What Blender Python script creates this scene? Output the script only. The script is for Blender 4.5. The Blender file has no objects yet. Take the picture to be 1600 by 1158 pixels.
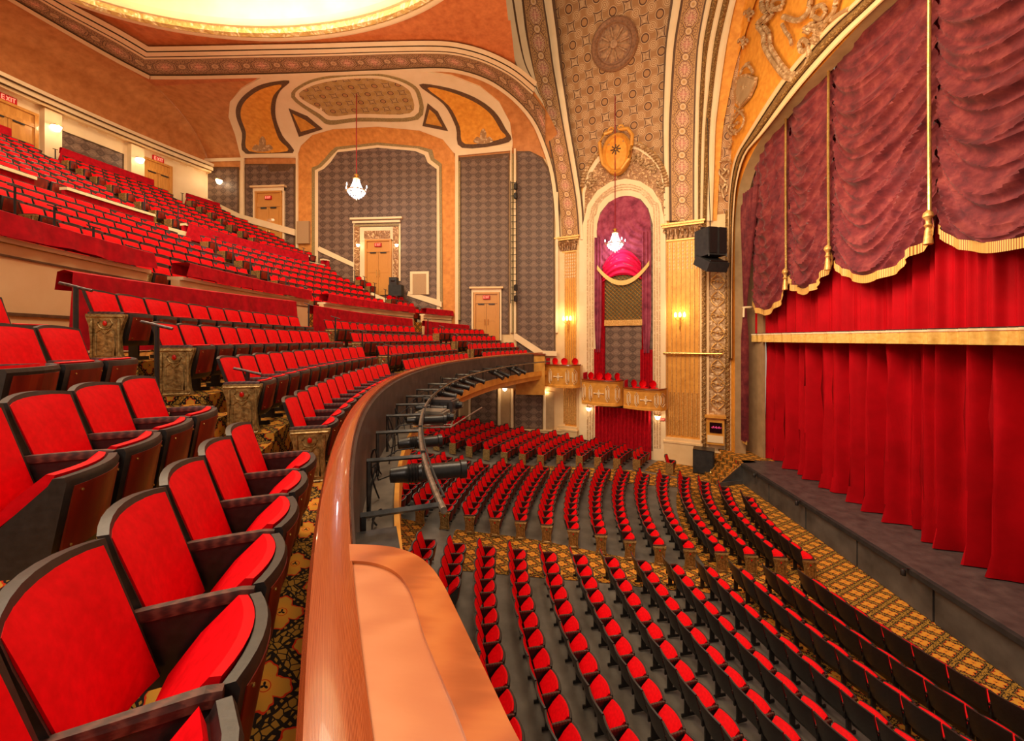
import bpy, bmesh, math, random
import numpy as np
from mathutils import Vector, Matrix
from mathutils.geometry import delaunay_2d_cdt
random.seed(7); rng = np.random.default_rng(7)
PI = math.pi
sc = bpy.context.scene
COL = sc.collection
# ------------------------------------------------------------------ camera
F_PX = 622.0                     # focal length in pixels of the 1600 px wide frame
TH = math.atan(50/F_PX)          # the camera looks a little towards the rear of the house
EZ = 7.0                         # eye height above the stalls floor
HORIZON = 530
cam_d = bpy.data.cameras.new('camera'); cam = bpy.data.objects.new('camera', cam_d); COL.objects.link(cam)
cam.location = (0, 0, EZ); cam.rotation_euler = (PI/2, 0, TH)
cam_d.sensor_width = 36.0; cam_d.sensor_fit = 'HORIZONTAL'; cam_d.lens = F_PX/1600*36
cam_d.shift_y = -(579-HORIZON)/1600.0
cam_d.clip_start = 0.05; cam_d.clip_end = 200
sc.camera = cam
# ------------------------------------------------------------------ world and exposure
world = bpy.data.worlds.new('world'); sc.world = world; world.use_nodes = True
bg = world.node_tree.nodes['Background']; bg.inputs[0].default_value = (1.0, 0.80, 0.60, 1); bg.inputs[1].default_value = 0.36
sc.view_settings.view_transform = 'Standard'; sc.view_settings.look = 'None'
sc.view_settings.exposure = 0.28; sc.view_settings.gamma = 1.0; sc.view_settings.use_curve_mapping = False
# ------------------------------------------------------------------ dome lights, then added soft fill lamps
def lamp(name, kind, loc, energy, color=(1,.8,.55), size=1.0, rot=None, sizey=None, spot=None):
    d = bpy.data.lights.new(name, kind); o = bpy.data.objects.new(name, d); COL.objects.link(o)
    o.location = loc; d.energy = energy; d.color = color
    if kind == 'AREA':
        d.size = size
        if sizey: d.shape = 'RECTANGLE'; d.size_y = sizey
    elif kind == 'SPOT': d.shadow_soft_size = size; d.spot_size = math.radians(spot or 60); d.spot_blend = .6
    else: d.shadow_soft_size = size
    if rot is not None: o.rotation_euler = rot
    return o
def aim(o, tgt):
    o.rotation_euler = (Vector(tgt)-o.location).to_track_quat('-Z', 'Y').to_euler()
lamp('dome_cove_light', 'AREA', (-11.3, 13, 23.6), 900, (1,.78,.5), 8.0, (0,0,0), 7.0)
lamp('dome_up_light', 'POINT', (-11.3, 13, 22.6), 620, (1,.86,.62), 1.5)
l = lamp('front_fill', 'AREA', (0, 6, 19), 1050, (1,.77,.52), 6.0); aim(l, (10.5, 14, 6))  # added soft fill towards the stage curtain, no fixture behind it
l = lamp('front_fill', 'AREA', (2, 10, 20), 620, (1,.77,.52), 5.0); aim(l, (4, 15, 0))  # second added fill, brightens the stalls from mid-air
l = lamp('stage_arch_fill', 'AREA', (3, 13, 13), 620, (1,.72,.42), 4.0); aim(l, (9, 19, 20))  # added fill lamp hanging free in the house, lifts the arch and spandrel
l = lamp('balcony_fill', 'AREA', (-13, 9, 20.6), 1100, (1,.78,.55), 5.0); aim(l, (-14, 11, 8))  # added fill over the upper seats, stands for no ceiling fitting
l = lamp('side_wall_fill', 'AREA', (-8, 12, 14), 640, (1,.74,.46), 4.0); aim(l, (-9, 24, 20))  # added mid-air fill that brightens the far wall and its cove
lamp('under_balcony_fill', 'AREA', (-6, 18, 4.2), 160, (1,.8,.55), 6.0, (0,0,0))  # added soft fill for the space below the balcony
l = lamp('curtain_fill', 'AREA', (6.5, 12.5, 11), 240, (1,.76,.6), 3.0); aim(l, (11.2, 14, 4))  # added fill close to the curtain, not a stage lamp of the house
l = lamp('rear_balcony_fill', 'AREA', (-3.0, -3.0, 12.5), 330, (1,.82,.66), 3.0); aim(l, (-3.0, 3.0, 5.6))  # added unseen fill behind the camera for the nearest balcony seats

# ------------------------------------------------------------------ projection helpers (pixel of the photograph -> ray from the eye)
RV = np.array([math.cos(TH), math.sin(TH), 0]); FV = np.array([-math.sin(TH), math.cos(TH), 0]); UV_ = np.array([0, 0, 1.0])
EYE = np.array([0, 0, EZ]); CX, CY = 20.3, 13.0
def ray(px, py): return FV + RV*((px-800)/F_PX) + UV_*((HORIZON-py)/F_PX)
def at_y(px, py, Y): v = ray(px, py); return EYE + v*(Y/v[1])
def at_x(px, py, X): v = ray(px, py); return EYE + v*(X/v[0])
def at_z(px, py, Z): v = ray(px, py); return EYE + v*((Z-EZ)/v[2])
def at_r(px, py, r):
    v = ray(px, py); a = v[0]**2+v[1]**2; b = -2*(v[0]*CX+v[1]*CY); c = CX*CX+CY*CY-r*r
    return EYE + v*((-b+math.sqrt(b*b-4*a*c))/2/a)
def proj(p):
    q = np.asarray(p, float)-EYE; d = q@FV
    return 800+F_PX*(q@RV)/d, HORIZON-F_PX*q[2]/d, d
def pol(r, a, z=0.0):
    a = math.radians(a); return (CX-r*math.cos(a), CY+r*math.sin(a), z)
# side wall of the boxes: a straight line in plan from PB towards the stage
PB = np.array([1.45, 26.1]); PT = np.array([6.3, -2.7]); PT = PT/np.hypot(*PT); PN = np.array([PT[1], -PT[0]])   # PN points into the house
if PN@(np.array([5., 10.])-PB) < 0: PN = -PN
ZC = 21.3; YC = 20.8; Z0 = 18.7; YW = 25.9; XS = 10.0; VR = 30.0; VZ0 = 13.5
def gF(p, lift):
    x, y, z = p
    if z < Z0: w = YW-y
    elif y < YC: w = ZC-z
    else:
        q = math.hypot((y-YC)/(YW-YC), (z-Z0)/(ZC-Z0)); w = (1-q)*(2.6+2.5*(y-YC)/(YW-YC))
    if z >= Z0: w = min(w, ZC-z) if y < YC else w
    return w-lift
def gV(p, lift):
    x, y, z = p
    off = 0.0
    if z > VZ0:
        t = min(z-VZ0, VR-.01); off = VR-math.sqrt(VR*VR-t*t)
    w = (np.array([x, y])-PB)@PN-off
    return min(w, XS-x)-lift
def gS(p, lift): return XS-p[0]-lift
def hit(px, py, g, lift=0.0, t0=8.0, t1=60.0):
    v = ray(px, py); a = t0; n = 64; st = (t1-t0)/n; b = None
    for i in range(n):
        t = t0+st*(i+1)
        if g(EYE+v*t, lift) < 0: b = t; a = t-st; break
    if b is None: return EYE+v*t1
    for _ in range(22):
        m = (a+b)/2
        if g(EYE+v*m, lift) < 0: b = m
        else: a = m
    return EYE+v*((a+b)/2)
# ------------------------------------------------------------------ mesh helpers
class MB:
    """collects geometry that becomes ONE mesh object"""
    def __init__(s): s.v = []; s.f = []; s.m = []; s.uv = []
    def add(s, vs, fs, mi=0, uvs=None):
        o = len(s.v); s.v += [tuple(map(float, p)) for p in vs]
        s.uv += [tuple(u) for u in uvs] if uvs is not None else [(0., 0.)]*len(vs)
        for f in fs: s.f.append(tuple(i+o for i in f)); s.m.append(mi)
    def box(s, c, d, rz=0, mi=0, rot=None):
        x, y, z = d[0]/2, d[1]/2, d[2]/2
        vs = [(-x,-y,-z),(x,-y,-z),(x,y,-z),(-x,y,-z),(-x,-y,z),(x,-y,z),(x,y,z),(-x,y,z)]
        R = rot if rot is not None else Matrix.Rotation(rz, 3, 'Z')
        vs = [tuple(R@Vector(p)+Vector(c)) for p in vs]
        s.add(vs, [(0,3,2,1),(4,5,6,7),(0,1,5,4),(1,2,6,5),(2,3,7,6),(3,0,4,7)], mi)
    def tube(s, pts, r, n=8, mi=0, closed=False, radii=None):
        pts = [Vector(p) for p in pts]; L = len(pts); vs = []; fs = []
        up0 = Vector((0, 0, 1))
        for i, p in enumerate(pts):
            a = pts[max(i-1, 0)] if not closed else pts[i-1]; b = pts[min(i+1, L-1)] if not closed else pts[(i+1) % L]
            t = (b-a).normalized(); u = up0 if abs(t.z) < .95 else Vector((1, 0, 0))
            e1 = t.cross(u).normalized(); e2 = t.cross(e1)
            rr = radii[i] if radii else r
            for k in range(n):
                an = 2*PI*k/n; vs.append(tuple(p+e1*(rr*math.cos(an))+e2*(rr*math.sin(an))))
        for i in range(L if closed else L-1):
            for k in range(n):
                a = i*n+k; b = i*n+(k+1) % n; j = (i+1) % L
                fs.append((a, b, j*n+(k+1) % n, j*n+k))
        if not closed: fs.append(tuple(range(n))[::-1]); fs.append(tuple((L-1)*n+k for k in range(n)))
        s.add(vs, fs, mi)
    def lathe(s, prof, c=(0,0,0), n=16, mi=0, sx=1, sy=1):
        vs = []; fs = []
        for (r, z) in prof:
            for k in range(n):
                a = 2*PI*k/n; vs.append((c[0]+r*sx*math.cos(a), c[1]+r*sy*math.sin(a), c[2]+z))
        for i in range(len(prof)-1):
            for k in range(n):
                fs.append((i*n+k, i*n+(k+1) % n, (i+1)*n+(k+1) % n, (i+1)*n+k))
        fs.append(tuple(range(n))[::-1]); fs.append(tuple((len(prof)-1)*n+k for k in range(n)))
        s.add(vs, fs, mi)
    def grid(s, P, mi=0, close_u=False, uvs=None):
        """P[i][j] points"""
        n = len(P); m = len(P[0]); vs = [p for r in P for p in r]; fs = []
        for i in range(n-1):
            for j in range(m-1 if not close_u else m):
                fs.append((i*m+j, i*m+(j+1) % m, (i+1)*m+(j+1) % m, (i+1)*m+j))
        s.add(vs, fs, mi, [u for r in uvs for u in r] if uvs is not None else None)
    def prism(s, poly, z0, z1, mi=0):
        n = len(poly); vs = [(x, y, z0) for x, y in poly]+[(x, y, z1) for x, y in poly]
        fs = [tuple(range(n))[::-1], tuple(range(n, 2*n))]+[(i, (i+1) % n, n+(i+1) % n, n+i) for i in range(n)]
        s.add(vs, fs, mi)
    def mesh(s, name, mats, smooth=True):
        me = bpy.data.meshes.new(name); me.from_pydata(s.v, [], s.f)
        for m in (mats if isinstance(mats, (list, tuple)) else [mats]): me.materials.append(m)
        me.polygons.foreach_set('material_index', s.m)
        if any(u != (0., 0.) for u in s.uv[:50]) or any(u != (0., 0.) for u in s.uv):
            ul = me.uv_layers.new(name='UVMap'); arr = np.array(s.uv, dtype=np.float32)
            idx = np.empty(len(me.loops), dtype=np.int32); me.loops.foreach_get('vertex_index', idx)
            ul.data.foreach_set('uv', arr[idx].ravel())
        me.validate(); me.update()
        bm = bmesh.new(); bm.from_mesh(me); bmesh.ops.recalc_face_normals(bm, faces=bm.faces); bm.to_mesh(me); bm.free()
        if smooth:
            me.polygons.foreach_set('use_smooth', [True]*len(me.polygons))
            try: me.set_sharp_from_angle(angle=math.radians(38))
            except Exception: pass
        return me
    def build(s, name, mats, parent=None, smooth=True):
        o = bpy.data.objects.new(name, s.mesh(name, mats, smooth)); COL.objects.link(o)
        if parent is not None: o.parent = parent
        return o
def tag(o, label=None, cat=None, group=None, kind=None):
    if label: o['label'] = label
    if cat: o['category'] = cat
    if group: o['group'] = group
    if kind: o['kind'] = kind
    return o
def thing(name, label, cat, loc=(0,0,0), rz=0, group=None):
    o = bpy.data.objects.new(name, None); COL.objects.link(o); o.location = loc; o.rotation_euler = (0, 0, rz); o.empty_display_size = .1
    return tag(o, label, cat, group)
def struct(mb, name, mats, smooth=True): return tag(mb.build(name, mats, None, smooth), kind='structure')
_tn = [0]
def trim(mb, mats, smooth=True):
    _tn[0] += 1; return struct(mb, 'trim_%d' % _tn[0], mats, smooth)
def smooth_path(pts, n=6, closed=False):
    P = [np.array(p, float) for p in pts]; out = []; L = len(P)
    for i in range(L if closed else L-1):
        p0 = P[(i-1) % L] if (closed or i > 0) else P[0]; p1 = P[i]; p2 = P[(i+1) % L]
        p3 = P[(i+2) % L] if (closed or i+2 < L) else P[-1]
        for k in range(n):
            t = k/n
            out.append(.5*((2*p1)+(-p0+p2)*t+(2*p0-5*p1+4*p2-p3)*t*t+(-p0+3*p1-3*p2+p3)*t**3))
    if not closed: out.append(P[-1])
    return out
def resample(pts, n):
    P = np.array(pts, float); d = np.r_[0, np.cumsum(np.linalg.norm(np.diff(P, axis=0), axis=1))]
    t = np.linspace(0, d[-1], n); return np.stack([np.interp(t, d, P[:, k]) for k in range(P.shape[1])], 1)
# ------------------------------------------------------------------ node materials
class NT:
    def __init__(s, name):
        s.mat = bpy.data.materials.new(name); s.mat.use_nodes = True; s.t = s.mat.node_tree; s.b = s.t.nodes['Principled BSDF']
    def _in(s, sock, v):
        if v is None: return
        if isinstance(v, (int, float)): sock.default_value = v
        elif isinstance(v, (tuple, list)): sock.default_value = tuple(v) if len(v) == len(sock.default_value) else tuple(v)+(1,)
        else: s.t.links.new(v, sock)
    def m(s, op, a, b=None, c=None):
        n = s.t.nodes.new('ShaderNodeMath'); n.operation = op
        for k, v in enumerate((a, b, c)): s._in(n.inputs[k], v)
        return n.outputs[0]
    def lt(s, a, b): return s.m('LESS_THAN', a, b)
    def gt(s, a, b): return s.m('GREATER_THAN', a, b)
    def sstep(s, v, a, b):
        n = s.t.nodes.new('ShaderNodeMapRange'); n.interpolation_type = 'SMOOTHSTEP'
        s._in(n.inputs[0], v); n.inputs[1].default_value = a; n.inputs[2].default_value = b
        return n.outputs[0]
    def mix(s, f, a, b, bt='MIX'):
        n = s.t.nodes.new('ShaderNodeMix'); n.data_type = 'RGBA'; n.blend_type = bt
        s._in(n.inputs[0], f); s._in(n.inputs[6], a); s._in(n.inputs[7], b); return n.outputs[2]
    def noise(s, vec, scale, detail=4, rough=.55, out=0):
        n = s.t.nodes.new('ShaderNodeTexNoise'); s._in(n.inputs['Vector'], vec); n.inputs['Scale'].default_value = scale
        n.inputs['Detail'].default_value = detail; n.inputs['Roughness'].default_value = rough; return n.outputs[out]
    def vor(s, vec, scale, feature='F1', out=0):
        n = s.t.nodes.new('ShaderNodeTexVoronoi'); n.feature = feature; s._in(n.inputs['Vector'], vec); n.inputs['Scale'].default_value = scale
        return n.outputs[out]
    def wave(s, vec, scale, dist=2, detail=2):
        n = s.t.nodes.new('ShaderNodeTexWave'); s._in(n.inputs['Vector'], vec); n.inputs['Scale'].default_value = scale
        n.inputs['Distortion'].default_value = dist; n.inputs['Detail'].default_value = detail; return n.outputs[0]
    def ramp(s, f, stops):
        n = s.t.nodes.new('ShaderNodeValToRGB'); s._in(n.inputs[0], f); cr = n.color_ramp
        while len(cr.elements) < len(stops): cr.elements.new(.5)
        for e, (p, c) in zip(cr.elements, stops): e.position = p; e.color = tuple(c)+(1,)
        return n.outputs[0]
    def coord(s, kind='Object'): return s.t.nodes.new('ShaderNodeTexCoord').outputs[kind]
    def geo(s): return s.t.nodes.new('ShaderNodeNewGeometry').outputs['Position']
    def sep(s, v):
        n = s.t.nodes.new('ShaderNodeSeparateXYZ'); s._in(n.inputs[0], v); return n.outputs[0], n.outputs[1], n.outputs[2]
    def comb(s, x, y, z=0.):
        n = s.t.nodes.new('ShaderNodeCombineXYZ')
        for k, v in enumerate((x, y, z)): s._in(n.inputs[k], v)
        return n.outputs[0]
    def scale(s, v, sc_):
        n = s.t.nodes.new('ShaderNodeVectorMath'); n.operation = 'MULTIPLY'; s._in(n.inputs[0], v); n.inputs[1].default_value = sc_; return n.outputs[0]
    def bump(s, h, strength=.3, dist=.01):
        n = s.t.nodes.new('ShaderNodeBump'); n.inputs['Strength'].default_value = strength; n.inputs['Distance'].default_value = dist
        s._in(n.inputs['Height'], h); s.t.links.new(n.outputs[0], s.b.inputs['Normal'])
    def fin(s, col, rough=.6, metal=0., spec=.4, sheen=0., coat=0.):
        s._in(s.b.inputs['Base Color'], col); s._in(s.b.inputs['Roughness'], rough); s._in(s.b.inputs['Metallic'], metal)
        s.b.inputs['Specular IOR Level'].default_value = spec; s.b.inputs['Coat Weight'].default_value = coat
        if sheen: s.b.inputs['Sheen Weight'].default_value = sheen
        return s.mat
def mott(name, c1, c2, scale=3., rough=.6, bump=0., metal=0., spec=.4, space='geo', detail=5, coat=0., sheen=0.):
    n = NT(name); co = n.geo() if space == 'geo' else n.coord('Object')
    f = n.noise(co, scale, detail); col = n.ramp(f, [(.3, c1), (.7, c2)])
    if bump: n.bump(f, bump, .02)
    return n.fin(col, rough, metal, spec, sheen, coat)
def emit(name, col, strength, base=None):
    n = NT(name); n.b.inputs['Emission Color'].default_value = tuple(col)+(1,); n.b.inputs['Emission Strength'].default_value = strength
    return n.fin(tuple(base or col), .5)
# ------------------------------------------------------------------ materials
RED = mott('seat_red', (.62,.0005,.004), (.80,.001,.007), 25, .6, .04, space='obj', spec=.12)
RED_D = mott('velvet_crimson', (.32,.001,.008), (.58,.002,.013), 6, .8, .1, sheen=.0, spec=.2)
BLK = mott('black_enamel', (.008,.007,.007), (.02,.017,.016), 30, .35, .05, space='obj', spec=.5)
RIM = mott('black_rim', (.014,.011,.010), (.030,.024,.022), 30, .42, .05, space='obj', spec=.6)
DRK = mott('matt_black', (.012,.012,.013), (.03,.028,.027), 4, .7)
def wood(name, c1, c2, c3, sc_=(1,1,1), rough=.3, coat=.3, space='Object', scale=3.):
    n = NT(name); co = n.coord(space) if space != 'geo' else n.geo()
    v = n.scale(co, sc_); f = n.wave(v, scale, 5, 3); g = n.noise(v, scale*4, 6)
    f2 = n.m('ADD', n.m('MULTIPLY', f, .5), n.m('MULTIPLY', g, .5))
    n.bump(f2, .06, .005)
    return n.fin(n.ramp(f2, [(.2, c1), (.5, c2), (.8, c3)]), rough, 0, .5, 0, coat)
SEATW = wood('seat_mahogany', (.16,.008,.002), (.23,.012,.003), (.32,.024,.005), (1,5,1), .4, .08, scale=2.5)
ARMW = wood('arm_walnut', (.025,.006,.004), (.06,.014,.009), (.12,.035,.022), (2,12,12), .5, .05)
RAILW = wood('rail_mahogany', (.20,.034,.008), (.34,.066,.016), (.48,.12,.035), (14,1.2,1), .22, .5, 'UV', 1.0)
COUNTW = wood('counter_wood', (.52,.165,.06), (.56,.19,.07), (.60,.215,.085), (1,6,1), .35, .25, 'geo', 1.2)
COUNTB = wood('counter_border', (.34,.075,.012), (.45,.11,.022), (.54,.16,.035), (1,5,1), .3, .35, 'geo', 1.4)
DOORW = wood('door_oak', (.56,.23,.04), (.62,.27,.05), (.68,.31,.065), (6,6,1), .4, .2, 'geo', 1.5)
GOLD = mott('gold_paint', (.50,.24,.05), (.86,.52,.17), 14, .35, .35, .35, space='geo')
GOLDP = mott('gilded_panel', (.62,.26,.035), (.82,.40,.07), 3, .4, .1, .15)
BRASS = mott('bright_brass', (.60,.36,.08), (.85,.58,.2), 10, .25, .05, .8)
ENDG = mott('antique_gold', (.16,.085,.025), (.62,.40,.15), 22, .35, .5, .6, space='obj')
CREAM = mott('cream_plaster', (.78,.52,.25), (.86,.61,.32), 1.5, .6, .03)
CREAM2 = mott('pale_cream', (.84,.63,.36), (.90,.70,.43), 1.5, .6, .03)
OLIVE = mott('olive_gold_trim', (.20,.14,.05), (.42,.30,.12), 18, .5, .2)
LINE = mott('dark_line', (.09,.045,.02), (.16,.08,.035), 8, .6)
ORANGE = mott('orange_plaster', (.56,.20,.035), (.78,.33,.07), 3.5, .65, .04, detail=8)
ORANGE2 = mott('bright_orange_plaster', (.70,.25,.02), (.90,.40,.05), 4, .6, .04, detail=8)
BROWNO = mott('brown_orange_cove', (.48,.17,.04), (.68,.28,.08), 2.6, .65, .04, detail=8)
REDO = mott('red_orange_ceiling', (.47,.12,.03), (.66,.21,.06), 3.5, .65, .03, detail=8)
TAN = mott('tan_panel', (.36,.22,.10), (.48,.31,.15), 2, .6)
CONC = mott('grey_concrete', (.10,.085,.07), (.24,.21,.175), 1.3, .45, .05, detail=8)
STAGEF = mott('stage_boards', (.045,.034,.033), (.11,.08,.075), 3, .45, .1, detail=8)
STEEL = mott('dark_steel', (.03,.03,.032), (.08,.078,.076), 9, .35, .05, .5)
PIPE = mott('weathered_pipe', (.16,.12,.09), (.40,.33,.27), 20, .35, .1, .6)
GEM = mott('red_gem', (.5,.0,.0), (.8,.02,.01), 9, .15)
PERF = mott('perforated_tan', (.42,.25,.12), (.50,.32,.16), 30, .6)
MAROON = None
def velvet(name, c1, c2, c3, sc_=2.2):
    n = NT(name); co = n.geo(); f = n.noise(co, sc_, 8, .65)
    n.bump(n.noise(co, 18, 5), .12, .02)
    return n.fin(n.ramp(f, [(.34, c1), (.5, c2), (.68, c3)]), .7, 0, .25, .1)
MAROON = velvet('maroon_crushed_velvet', (.085,.009,.014), (.16,.018,.022), (.27,.048,.042))
MAROONP = velvet('plum_velvet', (.16,.015,.04), (.30,.04,.08), (.42,.08,.13))
CURT = mott('red_curtain_velour', (.36,.0005,.004), (.50,.001,.007), 1.2, .75, .05, spec=.12)
CURTP = mott('pink_red_drape', (.42,.002,.025), (.6,.004,.05), 1.2, .7, .05, spec=.15)
def fringe(name):
    n = NT(name); co = n.coord('UV'); x, y, z = n.sep(co)
    w = n.m('SINE', n.m('MULTIPLY', x, 42.0)); k = n.gt(w, -.1)
    return n.fin(n.mix(k, (.38,.13,.02), (.88,.56,.14)), .5)
FRINGE = fringe('gold_bullion_fringe')
def bulb(name, col, s): return emit(name, col, s)
BULB = bulb('warm_bulb', (1,.72,.36), 14); BULBC = bulb('crystal_bulb', (.86,.93,1), 3.5)
CRYST = NT('crystal_glass'); CRYST.b.inputs['Transmission Weight'].default_value = .55
CRYST.b.inputs['Emission Color'].default_value = (.85,.93,1,1); CRYST.b.inputs['Emission Strength'].default_value = .35
CRYST = CRYST.fin((.85,.92,1), .1, 0, .6)
GLOBE = emit('frosted_shade', (1,.86,.6), 5)
EXITR = emit('exit_red', (.7,.0,.01), .12, (.40,.0,.005)); EXITT = emit('exit_letters', (1,.25,.15), .7)
SCREEN = mott('monitor_black', (.004,.003,.004), (.02,.004,.006), 6, .2)
# carpet with gold flowers between vine bands
def carpet(name, rot=0., s=.62, polar=False):
    n = NT(name); co = n.coord('UV') if polar else n.geo(); x0, y0, _ = n.sep(co)
    c, sn = math.cos(rot)/s, math.sin(rot)/s
    x = n.m('ADD', n.m('MULTIPLY', x0, c), n.m('MULTIPLY', y0, -sn)); y = n.m('ADD', n.m('MULTIPLY', x0, sn*1.25), n.m('MULTIPLY', y0, c*1.25))
    def cell(off):
        u = n.m('SUBTRACT', n.m('FRACT', n.m('ADD', x, off+50)), .5); v = n.m('SUBTRACT', n.m('FRACT', n.m('ADD', y, off+50)), .5)
        return u, v, n.m('SQRT', n.m('ADD', n.m('MULTIPLY', u, u), n.m('MULTIPLY', v, v)))
    ua, va, ra = cell(0.); ub, vb, rb = cell(.5)
    k = n.lt(ra, rb); ki = n.m('SUBTRACT', 1., k)
    sel = lambda a, b: n.m('ADD', n.m('MULTIPLY', a, k), n.m('MULTIPLY', b, ki))
    u, v, r = sel(ua, ub), sel(va, vb), sel(ra, rb)
    an = n.m('ARCTAN2', v, u)
    wob = n.noise(n.comb(x, y), 7, 2); wob = n.m('MULTIPLY', n.m('SUBTRACT', wob, .5), .07)
    pr = n.m('ADD', .165, n.m('MULTIPLY', n.m('ABSOLUTE', n.m('COSINE', n.m('MULTIPLY', an, 2.))), .12))
    pr = n.m('ADD', pr, n.m('ADD', wob, n.m('MULTIPLY', n.m('COSINE', n.m('MULTIPLY', an, 15.)), .010)))
    fl = n.lt(r, n.m('SUBTRACT', pr, .022)); ol = n.lt(r, pr)
    ring = n.m('MULTIPLY', n.lt(r, .070), n.gt(r, .060))
    ctr = n.lt(r, n.m('ADD', .028, n.m('MULTIPLY', n.m('COSINE', n.m('MULTIPLY', an, 3.)), .018)))
    dd = n.m('ADD', n.m('ABSOLUTE', u), n.m('ABSOLUTE', v))
    dd = n.m('ADD', dd, n.m('MULTIPLY', n.m('SINE', n.m('MULTIPLY', an, 8.)), .012))
    band = n.gt(dd, .415)
    e = n.vor(n.comb(n.m('MULTIPLY', x, 9.), n.m('MULTIPLY', y, 9.)), 1.3, 'DISTANCE_TO_EDGE')
    vine = n.m('MULTIPLY', band, n.gt(e, .07))
    curl = n.m('MULTIPLY', n.m('MULTIPLY', n.gt(dd, .335), n.lt(dd, .375)), n.gt(n.m('SINE', n.m('MULTIPLY', an, 22.)), .2))
    blk = n.mix(n.noise(n.comb(x, y), 30, 2), (.010,.007,.006), (.028,.018,.012))
    colr = n.mix(vine, blk, n.mix(n.noise(n.comb(x, y), 4, 3), (.32,.155,.02), (.48,.26,.04)))
    colr = n.mix(curl, colr, (.40,.20,.03))
    colr = n.mix(ol, colr, (.62,.035,.006)); colr = n.mix(fl, colr, n.mix(n.sstep(r, .05, .24), (.66,.27,.03), (.56,.28,.035)))
    colr = n.mix(ring, colr, (.55,.03,.006)); colr = n.mix(ctr, colr, (.012,.008,.008))
    n.bump(n.noise(co, 220, 2), .3, .004)
    return n.fin(colr, .9, 0, .15)
CARP = carpet('flowered_carpet', .42, .62); CARP2 = carpet('flowered_carpet_stalls', .12, .62)
CARPUV = carpet('flowered_stair_carpet', 0., .52, True)
# damask wallpaper, uv in metres
def wallpaper(name, s=.66, c1=(.080,.044,.030), c2=(.25,.155,.105)):
    n = NT(name); x, y, _ = n.sep(n.coord('UV'))
    u = n.m('MULTIPLY', x, 1/s); v = n.m('MULTIPLY', y, 1/(s*.72))
    a = n.m('COSINE', n.m('MULTIPLY', u, 2*PI)); b = n.m('COSINE', n.m('MULTIPLY', v, 2*PI))
    q = n.m('ADD', a, b)
    row = n.m('FRACT', v); w = n.m('ABSOLUTE', n.m('SUBTRACT', n.m('FRACT', u), .5))
    leaf = n.m('SINE', n.m('ADD', n.m('MULTIPLY', q, 5.0), n.m('MULTIPLY', v, 2*PI)))
    saw = n.m('FRACT', n.m('ADD', v, .5)); saw2 = n.m('FRACT', v); k0 = n.gt(n.m('ABSOLUTE', n.m('SUBTRACT', n.m('FRACT', u), .5)), .25)
    sw = n.m('ADD', n.m('MULTIPLY', saw, k0), n.m('MULTIPLY', saw2, n.m('SUBTRACT', 1., k0)))
    f = n.sstep(q, -.5, .5); f = n.m('ADD', n.m('MULTIPLY', n.m('MULTIPLY', f, .55), n.m('ADD', .45, sw)), n.m('MULTIPLY', n.sstep(leaf, -.8, .8), .35))
    f = n.m('MULTIPLY', f, n.m('ADD', .75, n.m('MULTIPLY', n.noise(n.comb(x, y), 9, 3), .5)))
    return n.fin(n.mix(f, c1, c2), .55, 0, .4)
WALLP = wallpaper('damask_wallpaper')
# ornamental frieze: u along the band in band widths, v 0..1 across
def frieze(name, per=1.05, base=(.55,.30,.11), dark=(.17,.065,.03), rose=(.34,.11,.07), lite=(.72,.46,.24)):
    n = NT(name); u, v, _ = n.sep(n.coord('UV'))
    fu = n.m('SUBTRACT', n.m('FRACT', n.m('MULTIPLY', u, 1/per)), .5); vv = n.m('SUBTRACT', v, .5)
    X = n.m('MULTIPLY', fu, per); r = n.m('SQRT', n.m('ADD', n.m('MULTIPLY', n.m('MULTIPLY', X, X), .95), n.m('MULTIPLY', n.m('MULTIPLY', vv, vv), 1.35)))
    an = n.m('ARCTAN2', vv, X); r = n.m('ADD', r, n.m('MULTIPLY', n.m('COSINE', n.m('MULTIPLY', an, 8.)), .014))
    ring = lambda a, b: n.m('MULTIPLY', n.gt(r, a), n.lt(r, b))
    co = n.comb(n.m('ABSOLUTE', X), n.m('ABSOLUTE', vv))
    fil = n.vor(co, 17, 'DISTANCE_TO_EDGE'); fil2 = n.gt(fil, .10)
    col = n.mix(n.gt(n.vor(co, 11, 'DISTANCE_TO_EDGE'), .07), dark, base)
    inn = n.mix(fil2, lite, rose)
    star = n.lt(n.m('ADD', n.m('POWER', n.m('ABSOLUTE', X), .7), n.m('POWER', n.m('ABSOLUTE', vv), .7)), .36)
    inn = n.mix(star, inn, n.mix(fil2, (.8,.5,.3), (.45,.12,.09)))
    col = n.mix(n.lt(r, .45), col, dark); col = n.mix(n.lt(r, .42), col, base); col = n.mix(n.lt(r, .36), col, dark); col = n.mix(n.lt(r, .335), col, inn)
    X2 = n.m('MULTIPLY', n.m('SUBTRACT', n.m('FRACT', n.m('ADD', n.m('MULTIPLY', u, 1/per), .5)), .5), per)
    r2 = n.m('SQRT', n.m('ADD', n.m('MULTIPLY', X2, X2), n.m('MULTIPLY', vv, vv)))
    col = n.mix(n.lt(r2, .17), col, dark); col = n.mix(n.lt(r2, .145), col, lite); col = n.mix(n.lt(r2, .07), col, base)
    av = n.m('ABSOLUTE', vv); col = n.mix(n.gt(av, .445), col, base); col = n.mix(n.gt(av, .475), col, dark)
    n.bump(fil, .3, .03)
    return n.fin(col, .55, .1, .4)
FRIEZE = frieze('medallion_frieze'); FRIEZE2 = frieze('brown_frieze', 1.3, (.42,.24,.11), (.13,.055,.03), (.28,.10,.06), (.58,.36,.19))
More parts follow.
